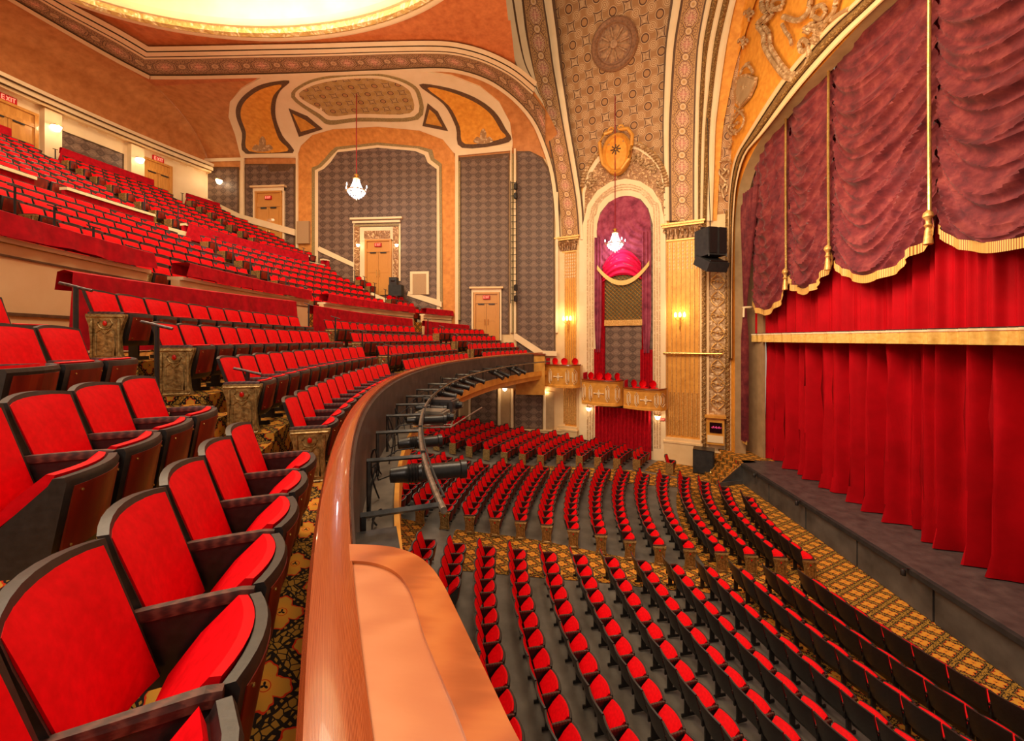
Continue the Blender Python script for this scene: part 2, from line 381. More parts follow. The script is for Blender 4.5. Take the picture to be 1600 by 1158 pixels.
# stencilled vault: circles and four-pointed stars, uv in metres
def vault(name, s=1.15, base=(.36,.175,.065), dark=(.12,.045,.018), lite=(.66,.42,.22)):
    n = NT(name); x, y, _ = n.sep(n.coord('UV'))
    u = n.m('MULTIPLY', n.m('ADD', x, y), .7071/s); v = n.m('MULTIPLY', n.m('SUBTRACT', x, y), .7071/s)
    def pt(ou, ov):
        a = n.m('SUBTRACT', n.m('FRACT', n.m('ADD', u, ou+50)), .5); b = n.m('SUBTRACT', n.m('FRACT', n.m('ADD', v, ov+50)), .5)
        return a, b, n.m('SQRT', n.m('ADD', n.m('MULTIPLY', a, a), n.m('MULTIPLY', b, b)))
    a0, b0, r0 = pt(0, 0); a1, b1, r1 = pt(.5, .5); a2, b2, r2 = pt(.5, 0); a3, b3, r3 = pt(0, .5)
    col = n.mix(n.noise(n.comb(x, y), 1.2, 3), base, tuple(c*1.25 for c in base))
    for r in (r2, r3):
        w = n.m('SINE', n.m('MULTIPLY', r, 85.)); k = n.m('MULTIPLY', n.lt(r, .235), n.gt(w, .15)); col = n.mix(k, col, lite)
    st = n.m('ADD', n.m('POWER', n.m('ABSOLUTE', a0), .62), n.m('POWER', n.m('ABSOLUTE', b0), .62))
    col = n.mix(n.lt(st, .60), col, lite); col = n.mix(n.lt(st, .555), col, dark); col = n.mix(n.lt(st, .46), col, n.mix(n.vor(n.comb(x, y), 9), base, lite))
    col = n.mix(n.lt(r1, .215), col, lite); col = n.mix(n.lt(r1, .19), col, dark); col = n.mix(n.lt(r1, .135), col, (.45,.22,.08))
    return n.fin(col, .6, .05, .35)
VAULT = vault('stencilled_vault'); TYMP = vault('stencilled_tympanum', .95, (.40,.24,.07), (.15,.07,.03), (.56,.37,.17))
def relief(name, c1, c2, scale=7., metal=.2, st=.9):
    n = NT(name); co = n.geo(); w = n.noise(co, 1.5, 3, out=1)
    v = n.t.nodes.new('ShaderNodeVectorMath'); v.operation = 'ADD'; n._in(v.inputs[0], co); n._in(v.inputs[1], w)
    e = n.vor(v.outputs[0], scale, 'SMOOTH_F1'); n.bump(e, st, .06)
    return n.fin(n.ramp(e, [(.1, c2), (.45, c1)]), .42, metal, .5)
RELIEF = relief('carved_gilt_relief', (.30,.14,.05), (.80,.50,.24)); RELIEF2 = relief('carved_cream_relief', (.45,.26,.11), (.84,.60,.33), 5.)
ROPEG = relief('rope_moulding', (.22,.11,.03), (.66,.40,.13), 16., .3)
CURTH = relief('cream_relief', (.55,.33,.16), (.9,.66,.4), 9., 0, .6)
DOMEM = mott('dome_cream', (.92,.78,.46), (.96,.86,.58), .8, .7, .03)
RINGM = relief('dome_garland', (.60,.38,.12), (.92,.76,.44), 5.)
LATT = None
# ------------------------------------------------------------------ shell of the house
def uvof(p, g):
    if g is gV: return (float((p[:2]-PB)@PT), float(p[2]))
    if g is gS: return (float(p[1]), float(p[2]))
    return (float(p[0]), float(p[2]+(YW-p[1])))
def densify(pts, step=9):
    out = []; n = len(pts)
    for i in range(n):
        a = np.array(pts[i], float); b = np.array(pts[(i+1) % n], float); k = max(1, int(np.linalg.norm(b-a)/step))
        out += [tuple(a+(b-a)*j/k) for j in range(k)]
    return out
def patch(mb, pts, g, lift, mi=0, sm=False, step=12, base=None, disp=None, t0=8.0):
    """a moulded panel of real thickness lying on surface g, its outline given as seen from the eye point"""
    if sm: pts = [tuple(p) for p in smooth_path(pts, 4, True)]
    bd = densify(pts, step); n = len(bd); P = np.array(bd)
    xs = np.arange(P[:, 0].min()+step/2, P[:, 0].max(), step); ys = np.arange(P[:, 1].min()+step/2, P[:, 1].max(), step)
    def inside(x, y):
        c = False; j = n-1
        for i in range(n):
            if (bd[i][1] > y) != (bd[j][1] > y) and x < (bd[j][0]-bd[i][0])*(y-bd[i][1])/(bd[j][1]-bd[i][1])+bd[i][0]: c = not c
            j = i
        return c
    inner = [(x, y) for x in xs for y in ys if inside(x, y) and np.min(np.hypot(P[:, 0]-x, P[:, 1]-y)) > step*.55]
    V = [Vector(p) for p in bd+inner]
    vo, eo, fo, *_ = delaunay_2d_cdt(V, [(i, (i+1) % n) for i in range(n)], [], 1, 1e-4)
    pts3 = [hit(p[0], p[1], g, lift, t0) for p in vo]
    if disp: pts3 = [p-disp(p)*ray(vo[i][0], vo[i][1]) for i, p in enumerate(pts3)]
    mb.add(pts3, [tuple(f) for f in fo], mi, [uvof(p, g) for p in pts3])
    b0 = lift-.12 if base is None else base
    front = [hit(p[0], p[1], g, lift, t0) for p in bd]
    # the sides run back along the surface normal
    back = []
    for p in front:
        e = 1e-3; G = np.array([g(p+d, 0)-g(p, 0) for d in (np.array([e,0,0]), np.array([0,e,0]), np.array([0,0,e]))])/e
        nn = np.linalg.norm(G); G = G/nn if nn > 1e-6 else np.array([0, -1, 0]); back.append(p-G*(lift-b0))
    k = len(front); vs = front+back
    mb.add(vs, [(i, (i+1) % k, k+(i+1) % k, k+i) for i in range(k)], mi, [uvof(p, g) for p in front]*2)
def strip(mb, A, B, g, lift, mi=0, n=40, m=4, base=None, bulge=0., t0=8.0, uvw=None):
    A = resample(smooth_path(A, 6), n); B = resample(smooth_path(B, 6), n)
    P = []; UV = []; u = 0.; last = None
    for i in range(n):
        row = []; 
        for j in range(m+1):
            t = j/m; q = A[i]*(1-t)+B[i]*t; row.append(hit(q[0], q[1], g, lift+bulge*math.sin(PI*t), t0))
        mid = (row[0]+row[-1])/2; w = np.linalg.norm(row[0]-row[-1])
        if last is not None: u += np.linalg.norm(mid-last)/max(uvw or w, .05)
        last = mid; P.append(row); UV.append([(u+.001, j/m) for j in range(m+1)])
    b0 = lift-.15 if base is None else base
    mb.grid([[tuple(p) for p in r] for r in P], mi, uvs=UV)
    for side, E_ in ((0, A), (m, B)):
        back = [hit(E_[i][0], E_[i][1], g, b0, t0) for i in range(n)]
        mb.grid([[tuple(P[i][side]), tuple(back[i])] for i in range(n)], mi, uvs=[[UV[i][side]]*2 for i in range(n)])
# far side wall
m = MB(); m.grid([[(-24.2+25.9*i/24, YW, z) for z in (-.2, 4, 9, 14, Z0)] for i in range(25)]); struct(m, 'wall_far', [CREAM])
# coves
m = MB(); R_ = []
for i in range(31):
    t = i/30; xb = -23.2+t*(1.2+23.2); xt = -21.9+t*(-1.6+21.9)
    R_.append([(xb+(xt-xb)*(1-math.cos(a)), YW-(YW-YC)*(1-math.cos(a)), Z0+(ZC-Z0)*math.sin(a)) for a in [PI/2*k/12 for k in range(13)]])
m.grid(R_); R_ = []
for i in range(41):
    t = i/40; yb = -4+t*(25.9+4); yt = -4+t*(YC+4); xb = CX-math.sqrt(45.4**2-(yb-CY)**2)
    R_.append([(xb+(-21.9-xb)*(1-math.cos(a)), yb+(yt-yb)*(1-math.cos(a)), 18.8+(ZC-18.8)*math.sin(a)) for a in [PI/2*k/12 for k in range(13)]])
m.grid(R_); struct(m, 'trim_0', [BROWNO])
# flat ceiling with the elliptical dome opening
DX, DY, DA, DB = -11.3, 13.0, 9.0, 4.45
m = MB(); ring_in = []; ring_out = []; N = 96
for k in range(N):
    a = 2*PI*k/N; c, s = math.cos(a), math.sin(a)
    ring_in.append((DX+DA*c, DY+DB*s, ZC))
    tx = ((-1.6-DX)/c if c > 1e-6 else (-21.95-DX)/c if c < -1e-6 else 1e9); ty = ((YC-DY)/s if s > 1e-6 else (-4-DY)/s if s < -1e-6 else 1e9); t = min(tx, ty)
    ring_out.append((DX+t*c, DY+t*s, ZC))
m.grid([ring_in, [tuple((np.array(a)+np.array(b))/2) for a, b in zip(ring_in, ring_out)], ring_out], close_u=True)
for cx_, cy_ in ((-1.6, YC), (-21.95, YC)):   # corner fillers
    pass
m.add([(-22.0, YC-3, ZC+.01), (-1.5, YC-3, ZC+.01), (-1.5, YC+.05, ZC+.01), (-22.0, YC+.05, ZC+.01)], [(0, 1, 2, 3)])
struct(m, 'ceiling', [REDO])
m = MB(); P_ = []
for k in range(13):
    b = PI/2*k/12; P_.append([(DX+DA*1.03*math.cos(b)*math.cos(2*PI*j/N), DY+DB*1.03*math.cos(b)*math.sin(2*PI*j/N), ZC+.6+3.2*math.sin(b)) for j in range(N)])
m.grid([[(DX+DA*math.cos(2*PI*j/N), DY+DB*math.sin(2*PI*j/N), ZC-.02) for j in range(N)]]+P_, close_u=True); trim(m, [DOMEM])
def ell_ring(m, prof, mi, N=144, garl=0.):
    P_ = []
    for (o, z) in prof:
        P_.append([(DX+(DA+o+garl*math.cos(36*2*PI*j/N)*.03)*math.cos(2*PI*j/N), DY+(DB+o)*math.sin(2*PI*j/N), ZC+z) for j in range(N)])
    m.grid(P_, mi, close_u=True)
m = MB()
ell_ring(m, [(.55, 0), (.55, -.16), (.42, -.22), (.28, -.2), (.26, -.1)], 0); ell_ring(m, [(.27, -.12), (.22, -.24), (.1, -.30), (-.04, -.22), (-.08, 0.)], 1)
ell_ring(m, [(-.08, 0), (-.16, .02), (-.2, .12), (-.2, .3), (-.1, .34)], 0)
trim(m, [CREAM2, RINGM])
# side wall by the boxes and vault above it
def bc(s, z, out=0.0): p = PB+PT*s+PN*out; return (float(p[0]), float(p[1]), float(z))
m = MB(); m.grid([[bc(s, z) for z in (-.2, 4, 9, VZ0)] for s in np.linspace(-.3, 9.45, 12)]); struct(m, 'wall_boxes', [CREAM2])
m = MB(); P_ = []; U_ = []
for s in np.linspace(-8, 10.5, 30):
    row = []; ur = []
    for z in np.linspace(VZ0, 36, 30):
        off = VR-math.sqrt(VR*VR-(z-VZ0)**2); sm_ = min(s, 1e9)
        p = np.array(bc(sm_, z, off))
        if p[0] > XS: p[:2] = np.array([XS, p[1]+(p[0]-XS)*.43])
        row.append(tuple(p)); ur.append((s+20, z))
    P_.append(row); U_.append(ur)
m.grid(P_, uvs=U_); struct(m, 'ceiling_vault', [VAULT])
# proscenium wall: plane at XS with the arched opening
OPY = 21.75; 
arch_in = smooth_path([(OPY, 0.), (OPY, 8.), (OPY, 12.), (21.65, 13.6), (21.2, 14.9), (20.3, 15.75), (18.9, 16.35), (16.6, 16.75), (13.0, 17.0)], 6)
arch_in = [tuple(p) for p in arch_in]
arch_full = arch_in+[(26-y, z) for y, z in arch_in[::-1][1:]]
m = MB(); P_ = []
for (y, z) in arch_full:
    oy = 23.4 if y > 13 else 2.6
    t = 0 if z < 13.5 else min((z-13.5)/3.5, 1)
    dy = (y-13)/8.75
    ty, tz = (oy, z) if z < 13.2 else (13+dy*10.4, 13.2+(1-abs(dy)**2.2)*14+ (z-13.2)*1.2)
    P_.append([(XS, y+(ty-y)*k/5, z+(tz-z)*k/5) for k in range(6)])
m.grid(P_); m.box((XS+.15, 13, 28.5), (.3, 22, 3.0)); struct(m, 'wall_proscenium', [ORANGE2])
m = MB(); m.grid([[(XS-.02, y, z), (XS+.28, y, z), (XS+.5, y-(.06 if y > 13 else -.06), z)] for (y, z) in arch_full]); trim(m, [TAN])
m = MB(); m.box((XS+1.0, 21.85, 8), (.12, 1.9, 17)); m.box((XS+1.0, 4.15, 8), (.12, 1.9, 17)); struct(m, 'wall_stage', [TAN])
# floor of the stalls: gently raked towards the rear
def zf(r): return max(0.0, (min(r, 23.6)-17)*.064)+max(0, r-23.6)*.16
m = MB(); rs = [1, 6, 10, 13, 15, 17, 19, 21, 23, 25, 27, 29, 31, 33]
m.grid([[pol(r, a, zf(r)-.012) for a in np.linspace(-75, 75, 76)] for r in rs]); struct(m, 'floor', [CONC])
def amid(r): return float(np.interp(r, [12.95, 19.5, 21, 33], [-3.6, .4, 1.0, 1.2]))
def anear(r): return float(np.interp(r, [12.9, 13.7, 15, 16.2, 17, 18.7, 20, 22, 25, 33], [-8.5, -7.6, -5.8, -5.1, -4.7, -4.2, -4.1, -3.9, -3.5, -3]))
def aside(r): return float(np.interp(r, [17, 17.9, 18.7, 19.6, 20.5, 21.4, 22.2, 24.4, 26, 28, 33], [29.6, 29, 27.2, 25.7, 24.4, 22.7, 21.3, 18.8, 17.6, 16.6, 15]))
def afar(r): return float(np.interp(r, [12.9, 13.7, 14.5, 15.3, 16.2, 17.1, 18, 19.5, 21.2, 22, 24, 25.2, 28, 33], [19, 21.2, 23, 24.2, 23.2, 22.4, 21.4, 20.3, 17.6, 16.4, 14.5, 13.5, 12.2, 11]))
m = MB()
m.grid([[pol(r, a, .004) for a in np.linspace(-72, 72, 60)] for r in (4, 8, 12, 15.35)])
m.grid([[pol(r, anear(r)-.6+(amid(r)-anear(r)+1.0)*k/4, zf(r)+.004) for k in range(5)] for r in np.linspace(15.3, 32, 20)])
m.grid([[pol(r, afar(r)+.4+(aside(r)-afar(r)-.8)*k/4, zf(r)+.004) for k in range(5)] for r in np.linspace(15.3, 23.6, 12)])
m.grid([[pol(r, 30+16*k/4, zf(r)+.005) for k in range(5)] for r in (15.3, 16.5, 17.3)])
struct(m, 'floor_1', [CARP2])
# ------------------------------------------------------------------ mouldings and panels on walls, coves, ceiling
def pz(z=1.0): pass
def inset_label(): pass
# orange field, olive frame, cream frame and damask of the great niche on the far wall
m = MB()
patch(m, [(463,520),(463,252),(470,228),(488,211),(520,202),(590,198),(655,204),(692,218),(708,236),(714,256),(716,520)], gF, .05, 0, step=8)
patch(m, [(487,520),(487,262),(497,258),(507,248),(515,238),(524,230),(590,223),(655,229),(675,234),(678,247),(690,256),(692,520)], gF, .11, 1, step=7)
patch(m, [(492,520),(492,266),(502,261),(512,251),(520,242),(528,234),(590,227),(652,232),(669,238),(673,250),(686,260),(688,520)], gF, .17, 2, step=7)
patch(m, [(497,520),(497,268),(506,264),(517,253),(527,238),(590,231),(648,236),(663,242),(668,254),(682,264),(682,520)], gF, .21, 3, base=.1, step=7)
trim(m, [ORANGE, OLIVE, CREAM2, WALLP])
m = MB()
for A in ([(494,390),(499,385),(556,412),(556,419),(500,394)], [(638,455),(683,468),(690,472),(690,480),(636,462)], [(803,520),(808,522),(848,548),(870,549),(870,556),(842,556),(803,530)], [(316,306),(374,334),(460,358),(460,368),(374,344),(316,316)]):
    patch(m, A, gF, .27, 0)
trim(m, [CREAM2])
for P_ in ([(316,261),(373,261),(373,420),(316,420)], [(382,256),(461,256),(461,420),(382,420)], [(717,246),(796,239),(796,522),(717,522)], [(807,236),(828,236),(848,246),(860,267),(866,300),(868,556),(807,556)]):
    m = MB(); c = np.mean(np.array(P_), 0)
    patch(m, P_, gF, .05, 0)
    Q = [(x+(2.5 if x < c[0] else -2.5), y+(2.5 if y < 330 else 0)) for x, y in P_]; patch(m, Q, gF, .06, 1, base=.02); trim(m, [LINE, WALLP])
# cream vertical mouldings between the panels
m = MB()
for x0, x1, y0 in ((375.5,380.5,250),(312,315,252),(462,465,240),(711,716,240),(797.5,799.5,232),(803,806,232),(868,872,300)):
    patch(m, [(x0,y0),(x1,y0),(x1,520),(x0,520)], gF, .16, 0)
for y0, y1, xa, xb in ((248,253,312,381),(241,247,381,464),(240,231,716,799)):
    patch(m, [(xa,y0),(xb,y0-(2 if xb<500 else 7)),(xb,y1-(2 if xb<500 else 0)),(xa,y1)] if xb < 500 else [(716,236),(800,228),(800,235),(716,243)], gF, .18, 0)
patch(m, [(716,252),(719,252),(719,500),(716,500)], gF, .2, 1); patch(m, [(800,240),(802.5,240),(802.5,520),(800,520)], gF, .2, 1)
trim(m, [CREAM2, OLIVE])
# lunette: cream rib work, two orange ogee panels, stencilled tympanum, small spandrels
m = MB()
patch(m, [(376,246),(367,210),(357,183),(359,160),(377,139),(408,122),(450,113),(520,108),(590,108),(650,111),(705,119),(750,136),(780,160),(797,192),(801,222),(801,231),(716,243),(708,238),(692,218),(655,204),(590,198),(520,202),(488,211),(470,228),(463,247)], gF, .10, 0)
patch(m, [(384,240),(378,208),(369,182),(371,163),(387,145),(412,132),(452,127),(438,142),(431,160),(431,185),(441,212),(457,240)], gF, .14, 1, sm=True)
patch(m, [(389,236),(384,206),(376,182),(379,164),(393,149),(413,138),(440,133),(427,150),(423,172),(427,193),(436,218),(449,236)], gF, .16, 2, base=.1, sm=True)
patch(m, [(655,133),(700,138),(742,153),(772,174),(789,200),(795,222),(722,231),(712,198),(693,163)], gF, .14, 1, sm=True)
patch(m, [(668,138),(700,143),(738,158),(765,177),(782,203),(787,216),(727,225),(718,197),(701,165)], gF, .16, 2, base=.1, sm=True)
patch(m, [(455,152),(475,131),(510,121),(560,117),(600,118),(638,129),(657,148),(653,187),(560,190),(515,195),(497,184)], gF, .16, 3, sm=True)
patch(m, [(461,151),(480,133),(513,124),(560,120),(599,121),(634,132),(651,148),(647,182),(560,184),(517,188),(499,178)], gF, .20, 0, sm=True)
patch(m, [(467,150),(484,136),(516,127),(560,123),(597,124),(629,134),(643,149),(640,177),(560,178),(519,182),(502,172)], gF, .21, 4, base=.1, sm=True)
for A, B in (([(451,170),(480,182),(504,202),(467,214)], [(457,178),(477,188),(493,200),(470,206)]), ([(668,162),(684,175),(700,205),(660,197)], [(671,171),(680,179),(691,198),(665,193)])):
    patch(m, A, gF, .15, 1, step=6); patch(m, B, gF, .17, 5, step=6, base=.1)
trim(m, [CREAM2, LINE, ORANGE2, OLIVE, TYMP, GOLDP])
# small stencilled ornaments in the ogee panels
m = MB()
for (ox, oy, w) in ((410,228,16),(755,216,15)):
    patch(m, [(ox-w,oy+6),(ox-w*.7,oy-2),(ox-w*.35,oy-1),(ox-w*.3,oy-9),(ox,oy-15),(ox+w*.3,oy-9),(ox+w*.35,oy-1),(ox+w*.7,oy-2),(ox+w,oy+5),(ox,oy+9)], gF, .19, 0, sm=True, step=5)
trim(m, [RELIEF2])
# ornamented band below the ceiling, corner, sweep down to the first pilaster
up = [(40,-12),(100,23),(180,66),(226,93)]; lo = [(5,-12),(70,26),(170,83),(235,117)]
def seg(mb, A, B, lift, mi, n, uvw=None): strip(mb, A, B, gF, lift, mi, n, uvw=uvw)
up2 = [(226,93),(300,92),(400,90),(500,88),(600,85),(680,84),(720,88),(760,100),(800,121),(832,148),(852,174)]
lo2 = [(235,117),(300,117),(400,115),(500,112),(600,108),(680,105),(720,109),(765,124),(805,152),(835,186),(852,222)]
m = MB(); seg(m, up, lo, .12, 0, 24); seg(m, up2, lo2, .12, 0, 60); trim(m, [FRIEZE2])
m = MB()
off = lambda P, dx, dy: [(x+dx, y+dy) for x, y in P]
for (d0, d1, mi, lf) in ((-20, -13, 0, .2), (-13, -11, 1, .14), (-11, -4.5, 0, .24), (-4.5, -3, 1, .15), (-3, 0, 0, .18)):
    k = .30
    strip(m, [(x-k*d0, y+d0) for x, y in up], [(x-k*d1, y+d1) for x, y in up], gF, lf, mi, 20)
    Pn = []
    strip(m, [(x-k*d0*max(0, 1-i/2.)+(max(0, i-6)*-d0*.12), y+d0+(max(0,i-7)*d0*.0)) for i, (x, y) in enumerate(up2[:10])], [(x-k*d1*max(0, 1-i/2.)+(max(0, i-6)*-d1*.12), y+d1) for i, (x, y) in enumerate(up2[:10])], gF, lf, mi, 50)
lo3 = lo2+[(866,268),(873,320),(876,372)]
for (d0, d1, mi, lf) in ((0, 1.5, 1, .15), (1.5, 7, 0, .2)):
    strip(m, [(x-.3*d0, y+d0) for x, y in lo], [(x-.3*d1, y+d1) for x, y in lo], gF, lf, mi, 20)
    strip(m, [(x-d0*min(1, max(0, i-6)*.28), y+d0*max(.1, 1-max(0, i-7)*.2)) for i, (x, y) in enumerate(lo3)], [(x-d1*min(1, max(0, i-6)*.28), y+d1*max(.1, 1-max(0, i-7)*.2)) for i, (x, y) in enumerate(lo3)], gF, lf, mi, 60)
trim(m, [CREAM2, LINE])
# first great rib (over the junction of far wall and box wall), second rib, on the vault surface
m = MB()
r1l = [(813,-40),(818,0),(824,52),(833,104),(843,155),(853,192),(866,255),(874,319),(877,374)]; r1r = [(842,-40),(848,0),(856,52),(863,104),(872,156),(879,197),(891,262),(900,319),(904,374)]
strip(m, r1l, r1r, gV, .30, 0, 60, t0=9)
r2l = [(1073,-40),(1067,0),(1057,60),(1053,104),(1050,155),(1048,200),(1048,260),(1049,345)]; r2r = [(1112,-40),(1102,0),(1091,60),(1087,104),(1085,155),(1084,200),(1083,260),(1083,345)]
strip(m, r2l, r2r, gV, .30, 0, 60, t0=9)
trim(m, [FRIEZE])
def rel(P, ds): return [(x+d, y) for (x, y), d in zip(P, ds)] if isinstance(ds, list) else [(x+ds, y) for x, y in P]
m = MB()
strip(m, [(778,-30),(783,0),(794,50),(806,98),(826,130),(846,160)], [(795,-30),(800,0),(808,50),(819,98),(834,130),(849,162)], gV, .42, 0, 30, t0=9)
strip(m, [(795,-30),(800,0),(808,50),(819,98),(834,130),(849,162)], [(797,-30),(803,0),(811,50),(821,98),(836,130),(850,163)], gV, .34, 1, 30, t0=9)
strip(m, [(797,-30),(803,0),(811,50),(821,98),(836,130),(850,163)], [(808,-30),(815,0),(821,50),(831,100),(841,140),(851,170)], gV, .40, 0, 30, t0=9)
strip(m, rel(r1l, -2), r1l, gV, .32, 1, 40); strip(m, r1r, rel(r1r, 2), gV, .32, 1, 40)
strip(m, rel(r1r, 2), rel(r1r, [15,14,13,12,11,10,9,8,7]), gV, .46, 0, 50, bulge=.06); strip(m, rel(r1r, [15,14,13,12,11,10,9,8,7]), rel(r1r, [20,19,18,16,14,13,12,11,10]), gV, .36, 1, 50)
strip(m, rel(r2l, [-16,-15,-14,-13,-12,-11,-10,-9]), rel(r2l, -3), gV, .44, 0, 50, bulge=.06); strip(m, rel(r2l, [-21,-19,-17,-16,-14,-13,-12,-11]), rel(r2l, [-16,-15,-14,-13,-12,-11,-10,-9]), gV, .34, 1, 50)
strip(m, rel(r2l, -3), r2l, gV, .32, 1, 40); strip(m, r2r, rel(r2r, 2), gV, .32, 1, 40)
strip(m, rel(r2r, 2), rel(r2r, [10,10,9,9,8,8,8,8]), gV, .44, 0, 50, bulge=.05)
strip(m, rel(r2r, [10,10,9,9,8,8,8,8]), rel(r2r, [21,20,18,16,15,13,12,11]), gV, .36, 2, 50, bulge=.16)
strip(m, rel(r2r, [21,20,18,16,15,13,12,11]), rel(r2r, [29,28,26,24,21,18,17,15]), gV, .38, 0, 50, bulge=.05)
strip(m, rel(r2r, [29,28,26,24,21,18,17,15]), rel(r2r, [40,38,35,32,28,25,24,21]), gV, .34, 2, 50, bulge=.14)
strip(m, rel(r2r, [40,38,35,32,28,25,24,21]), rel(r2r, [52,48,46,43,38,34,33,30]), gV, .30, 0, 50, bulge=.05)
trim(m, [CREAM2, LINE, ROPEG])
m = MB(); e_ = rel(r2r, [51,47,45,42,37,33,32,29]); strip(m, e_, rel(e_, [34,32,26,20,16,13,10,8]), gV, .12, 0, 50, m=8); trim(m, [ORANGE2])
# medallion on the vault
c0 = hit(960, 70, gV, .05); e = .2
nx = hit(975, 70, gV, .05)-c0; nz = hit(960, 55, gV, .05)-c0; nx /= np.linalg.norm(nx); nz = nz-nx*(nx@nz); nz /= np.linalg.norm(nz); nn = np.cross(nx, nz); nn = nn if nn@(EYE-c0) > 0 else -nn
m = MB(); Rm = 1.32
def ringp(rad, h, n=48, amp=0, fr=0): return [tuple(c0+nx*(rad*(1+amp*math.cos(fr*2*PI*k/n))*math.cos(2*PI*k/n))+nz*(rad*(1+amp*math.cos(fr*2*PI*k/n))*math.sin(2*PI*k/n))+nn*h) for k in range(n)]
m.grid([ringp(Rm, -.1), ringp(Rm, .1), ringp(Rm*.93, .2), ringp(Rm*.84, .12), ringp(Rm*.78, .16), ringp(Rm*.72, .06), ringp(.01, .05)], 0, close_u=True)
m.grid([ringp(.22, .06), ringp(.2, .2), ringp(.01, .25)], 1, close_u=True)
for k in range(8):
    a = 2*PI*k/8; d = nx*math.cos(a)+nz*math.sin(a); q = np.cross(nn, d)
    P_ = [[tuple(c0+d*r+q*(w*j)+nn*(.07+.1*(1-abs(j)))) for j in (-1, -.5, 0, .5, 1)] for r, w in ((.2, .05), (.4, .14), (.6, .2), (.78, .17), (.9, .03))]; m.grid(P_, 1)
    d2 = nx*math.cos(a+PI/8)+nz*math.sin(a+PI/8); m.tube([tuple(c0+d2*.35+nn*.1), tuple(c0+d2*.6+nn*.14), tuple(c0+d2*.85+nn*.1)], .05, 6, 1)
trim(m, [mott('medallion_brown', (.20,.09,.045), (.40,.20,.10), 9, .5, .3), mott('medallion_relief', (.34,.17,.08), (.58,.34,.18), 9, .5, .3)])
# arched head over the box niche: carved relief, garland, cartouche
m = MB()
patch(m, [(905,372),(907,300),(914,268),(928,244),(948,226),(975,218),(1001,222),(1024,238),(1040,262),(1046,300),(1046,372)], gV, .28, 3)
patch(m, [(908,372),(910,300),(917,270),(931,248),(950,230),(975,223),(999,226),(1021,242),(1037,265),(1042,300),(1042,372)], gV, .34, 0, base=.2)
patch(m, [(912,372),(914,302),(921,276),(934,255),(952,238),(975,231),(997,234),(1017,248),(1032,268),(1037,300),(1038,372)], gV, .36, 1, base=.2)
patch(m, [(905,720),(905,372),(912,345),(918,320),(933,298),(954,284),(977,279),(1000,283),(1020,296),(1033,318),(1038,345),(1040,372),(1040,720)], gV, .42, 0, base=.2)
for k, d in enumerate((5, 9, 13)):
    strip(m, [(912+d,700),(912+d,372),(915+d,342),(923+d*.8,318),(938+d*.6,300+d*.4),(956+d*.3,287+d*.8),(977,282+d),(998-d*.3,286+d*.8),(1017-d*.6,299+d*.5),(1030-d*.9,322),(1036-d,350),(1037-d,700)],
          [(914+d,700),(914+d,372),(917+d,343),(925+d*.8,319),(939.5+d*.6,301.5+d*.4),(957+d*.3,288.5+d*.8),(977,283.5+d),(997-d*.3,287.5+d*.8),(1015.5-d*.6,300.5+d*.5),(1028-d*.9,323),(1034-d,350),(1035-d,700)], gV, .46, 2, 60, m=2)
trim(m, [CREAM2, RELIEF, CURTH, GOLDP])
m = MB()   # the recess: darker wall panel behind the drapes is set in front of the base wall
patch(m, [(933,705),(933,350),(938,332),(951,316),(968,308),(985,306),(1001,311),(1013,326),(1020,350),(1020,705)], gV, .43, 0, base=.3)
trim(m, [WALLP])
rr = random.Random(3); m = MB()
for k in range(46):   # flower garland round the arch head and scrolls
    t = k/45; a = PI*(1-t); px_, py_ = 976+66*math.cos(a)*(1-.06*math.sin(a)), 290-68*math.sin(a)
    p = hit(px_, py_, gV, .42); m.lathe([(.01,-.12),(.14+.05*rr.random(),-.06),(.16,.03),(.07,.12),(.01,.14)], tuple(p), 7, 0)
for k in range(34):
    a = PI*rr.random(); q = .72+.2*rr.random(); px_, py_ = 976+64*q*math.cos(a), 296-62*q*math.sin(a)
    p = hit(px_, py_, gV, .42); R0 = .14+.1*rr.random(); s0 = rr.choice((-1, 1)); ph = rr.random()*6
    tx = np.array([PT[0], PT[1], 0]); m.tube([tuple(p+tx*(R0*(1-j/9)*math.cos(ph+s0*j*.8))+UV_*(R0*(1-j/9)*math.sin(ph+s0*j*.8))) for j in range(8)], .045, 5, 0)
trim(m, [RELIEF2])
m = MB(); pc = hit(963, 238, gV, .6); tx = np.array([PT[0], PT[1], 0]); no = np.array([PN[0], PN[1], 0]); pp = lambda a, b, o=0: tuple(pc+tx*a+UV_*b+no*o)
def ov(rx, rz, o, n=32): return [pp(rx*math.cos(2*PI*k/n), rz*math.sin(2*PI*k/n)*(1.0 if math.sin(2*PI*k/n) > 0 else 1.15), o) for k in range(n)]
m.grid([ov(.86,1.12,-.3), ov(.86,1.12,.08), ov(.74,1.0,.2), ov(.64,.9,.1), ov(.60,.86,.02)], 0, close_u=True); m.grid([ov(.61,.87,.04), ov(.3,.45,.14), ov(.01,.01,.16)], 1, close_u=True)
for sx in (-1, 1):
    m.tube([pp(sx*.25,1.25,.1), pp(sx*.7,1.15,.16), pp(sx*.95,.7,.18), pp(sx*.9,.1,.16), pp(sx*.75,-.6,.14), pp(sx*.3,-1.1,.1)], .11, 8, 0)
    m.tube([pp(sx*.25+.2*math.cos(j)*sx*(1-j/7), 1.3+.2*math.sin(j)*(1-j/7), .15) for j in np.linspace(0, 6, 9)], .06, 6, 0)
for k in range(8):
    a = 2*PI*k/8; m.tube([pp(.06*math.cos(a), .1+.06*math.sin(a), .2), pp(.3*math.cos(a), .1+.3*math.sin(a), .17)], .035, 5, 2)
trim(m, [GOLDP, ORANGE2, LINE])
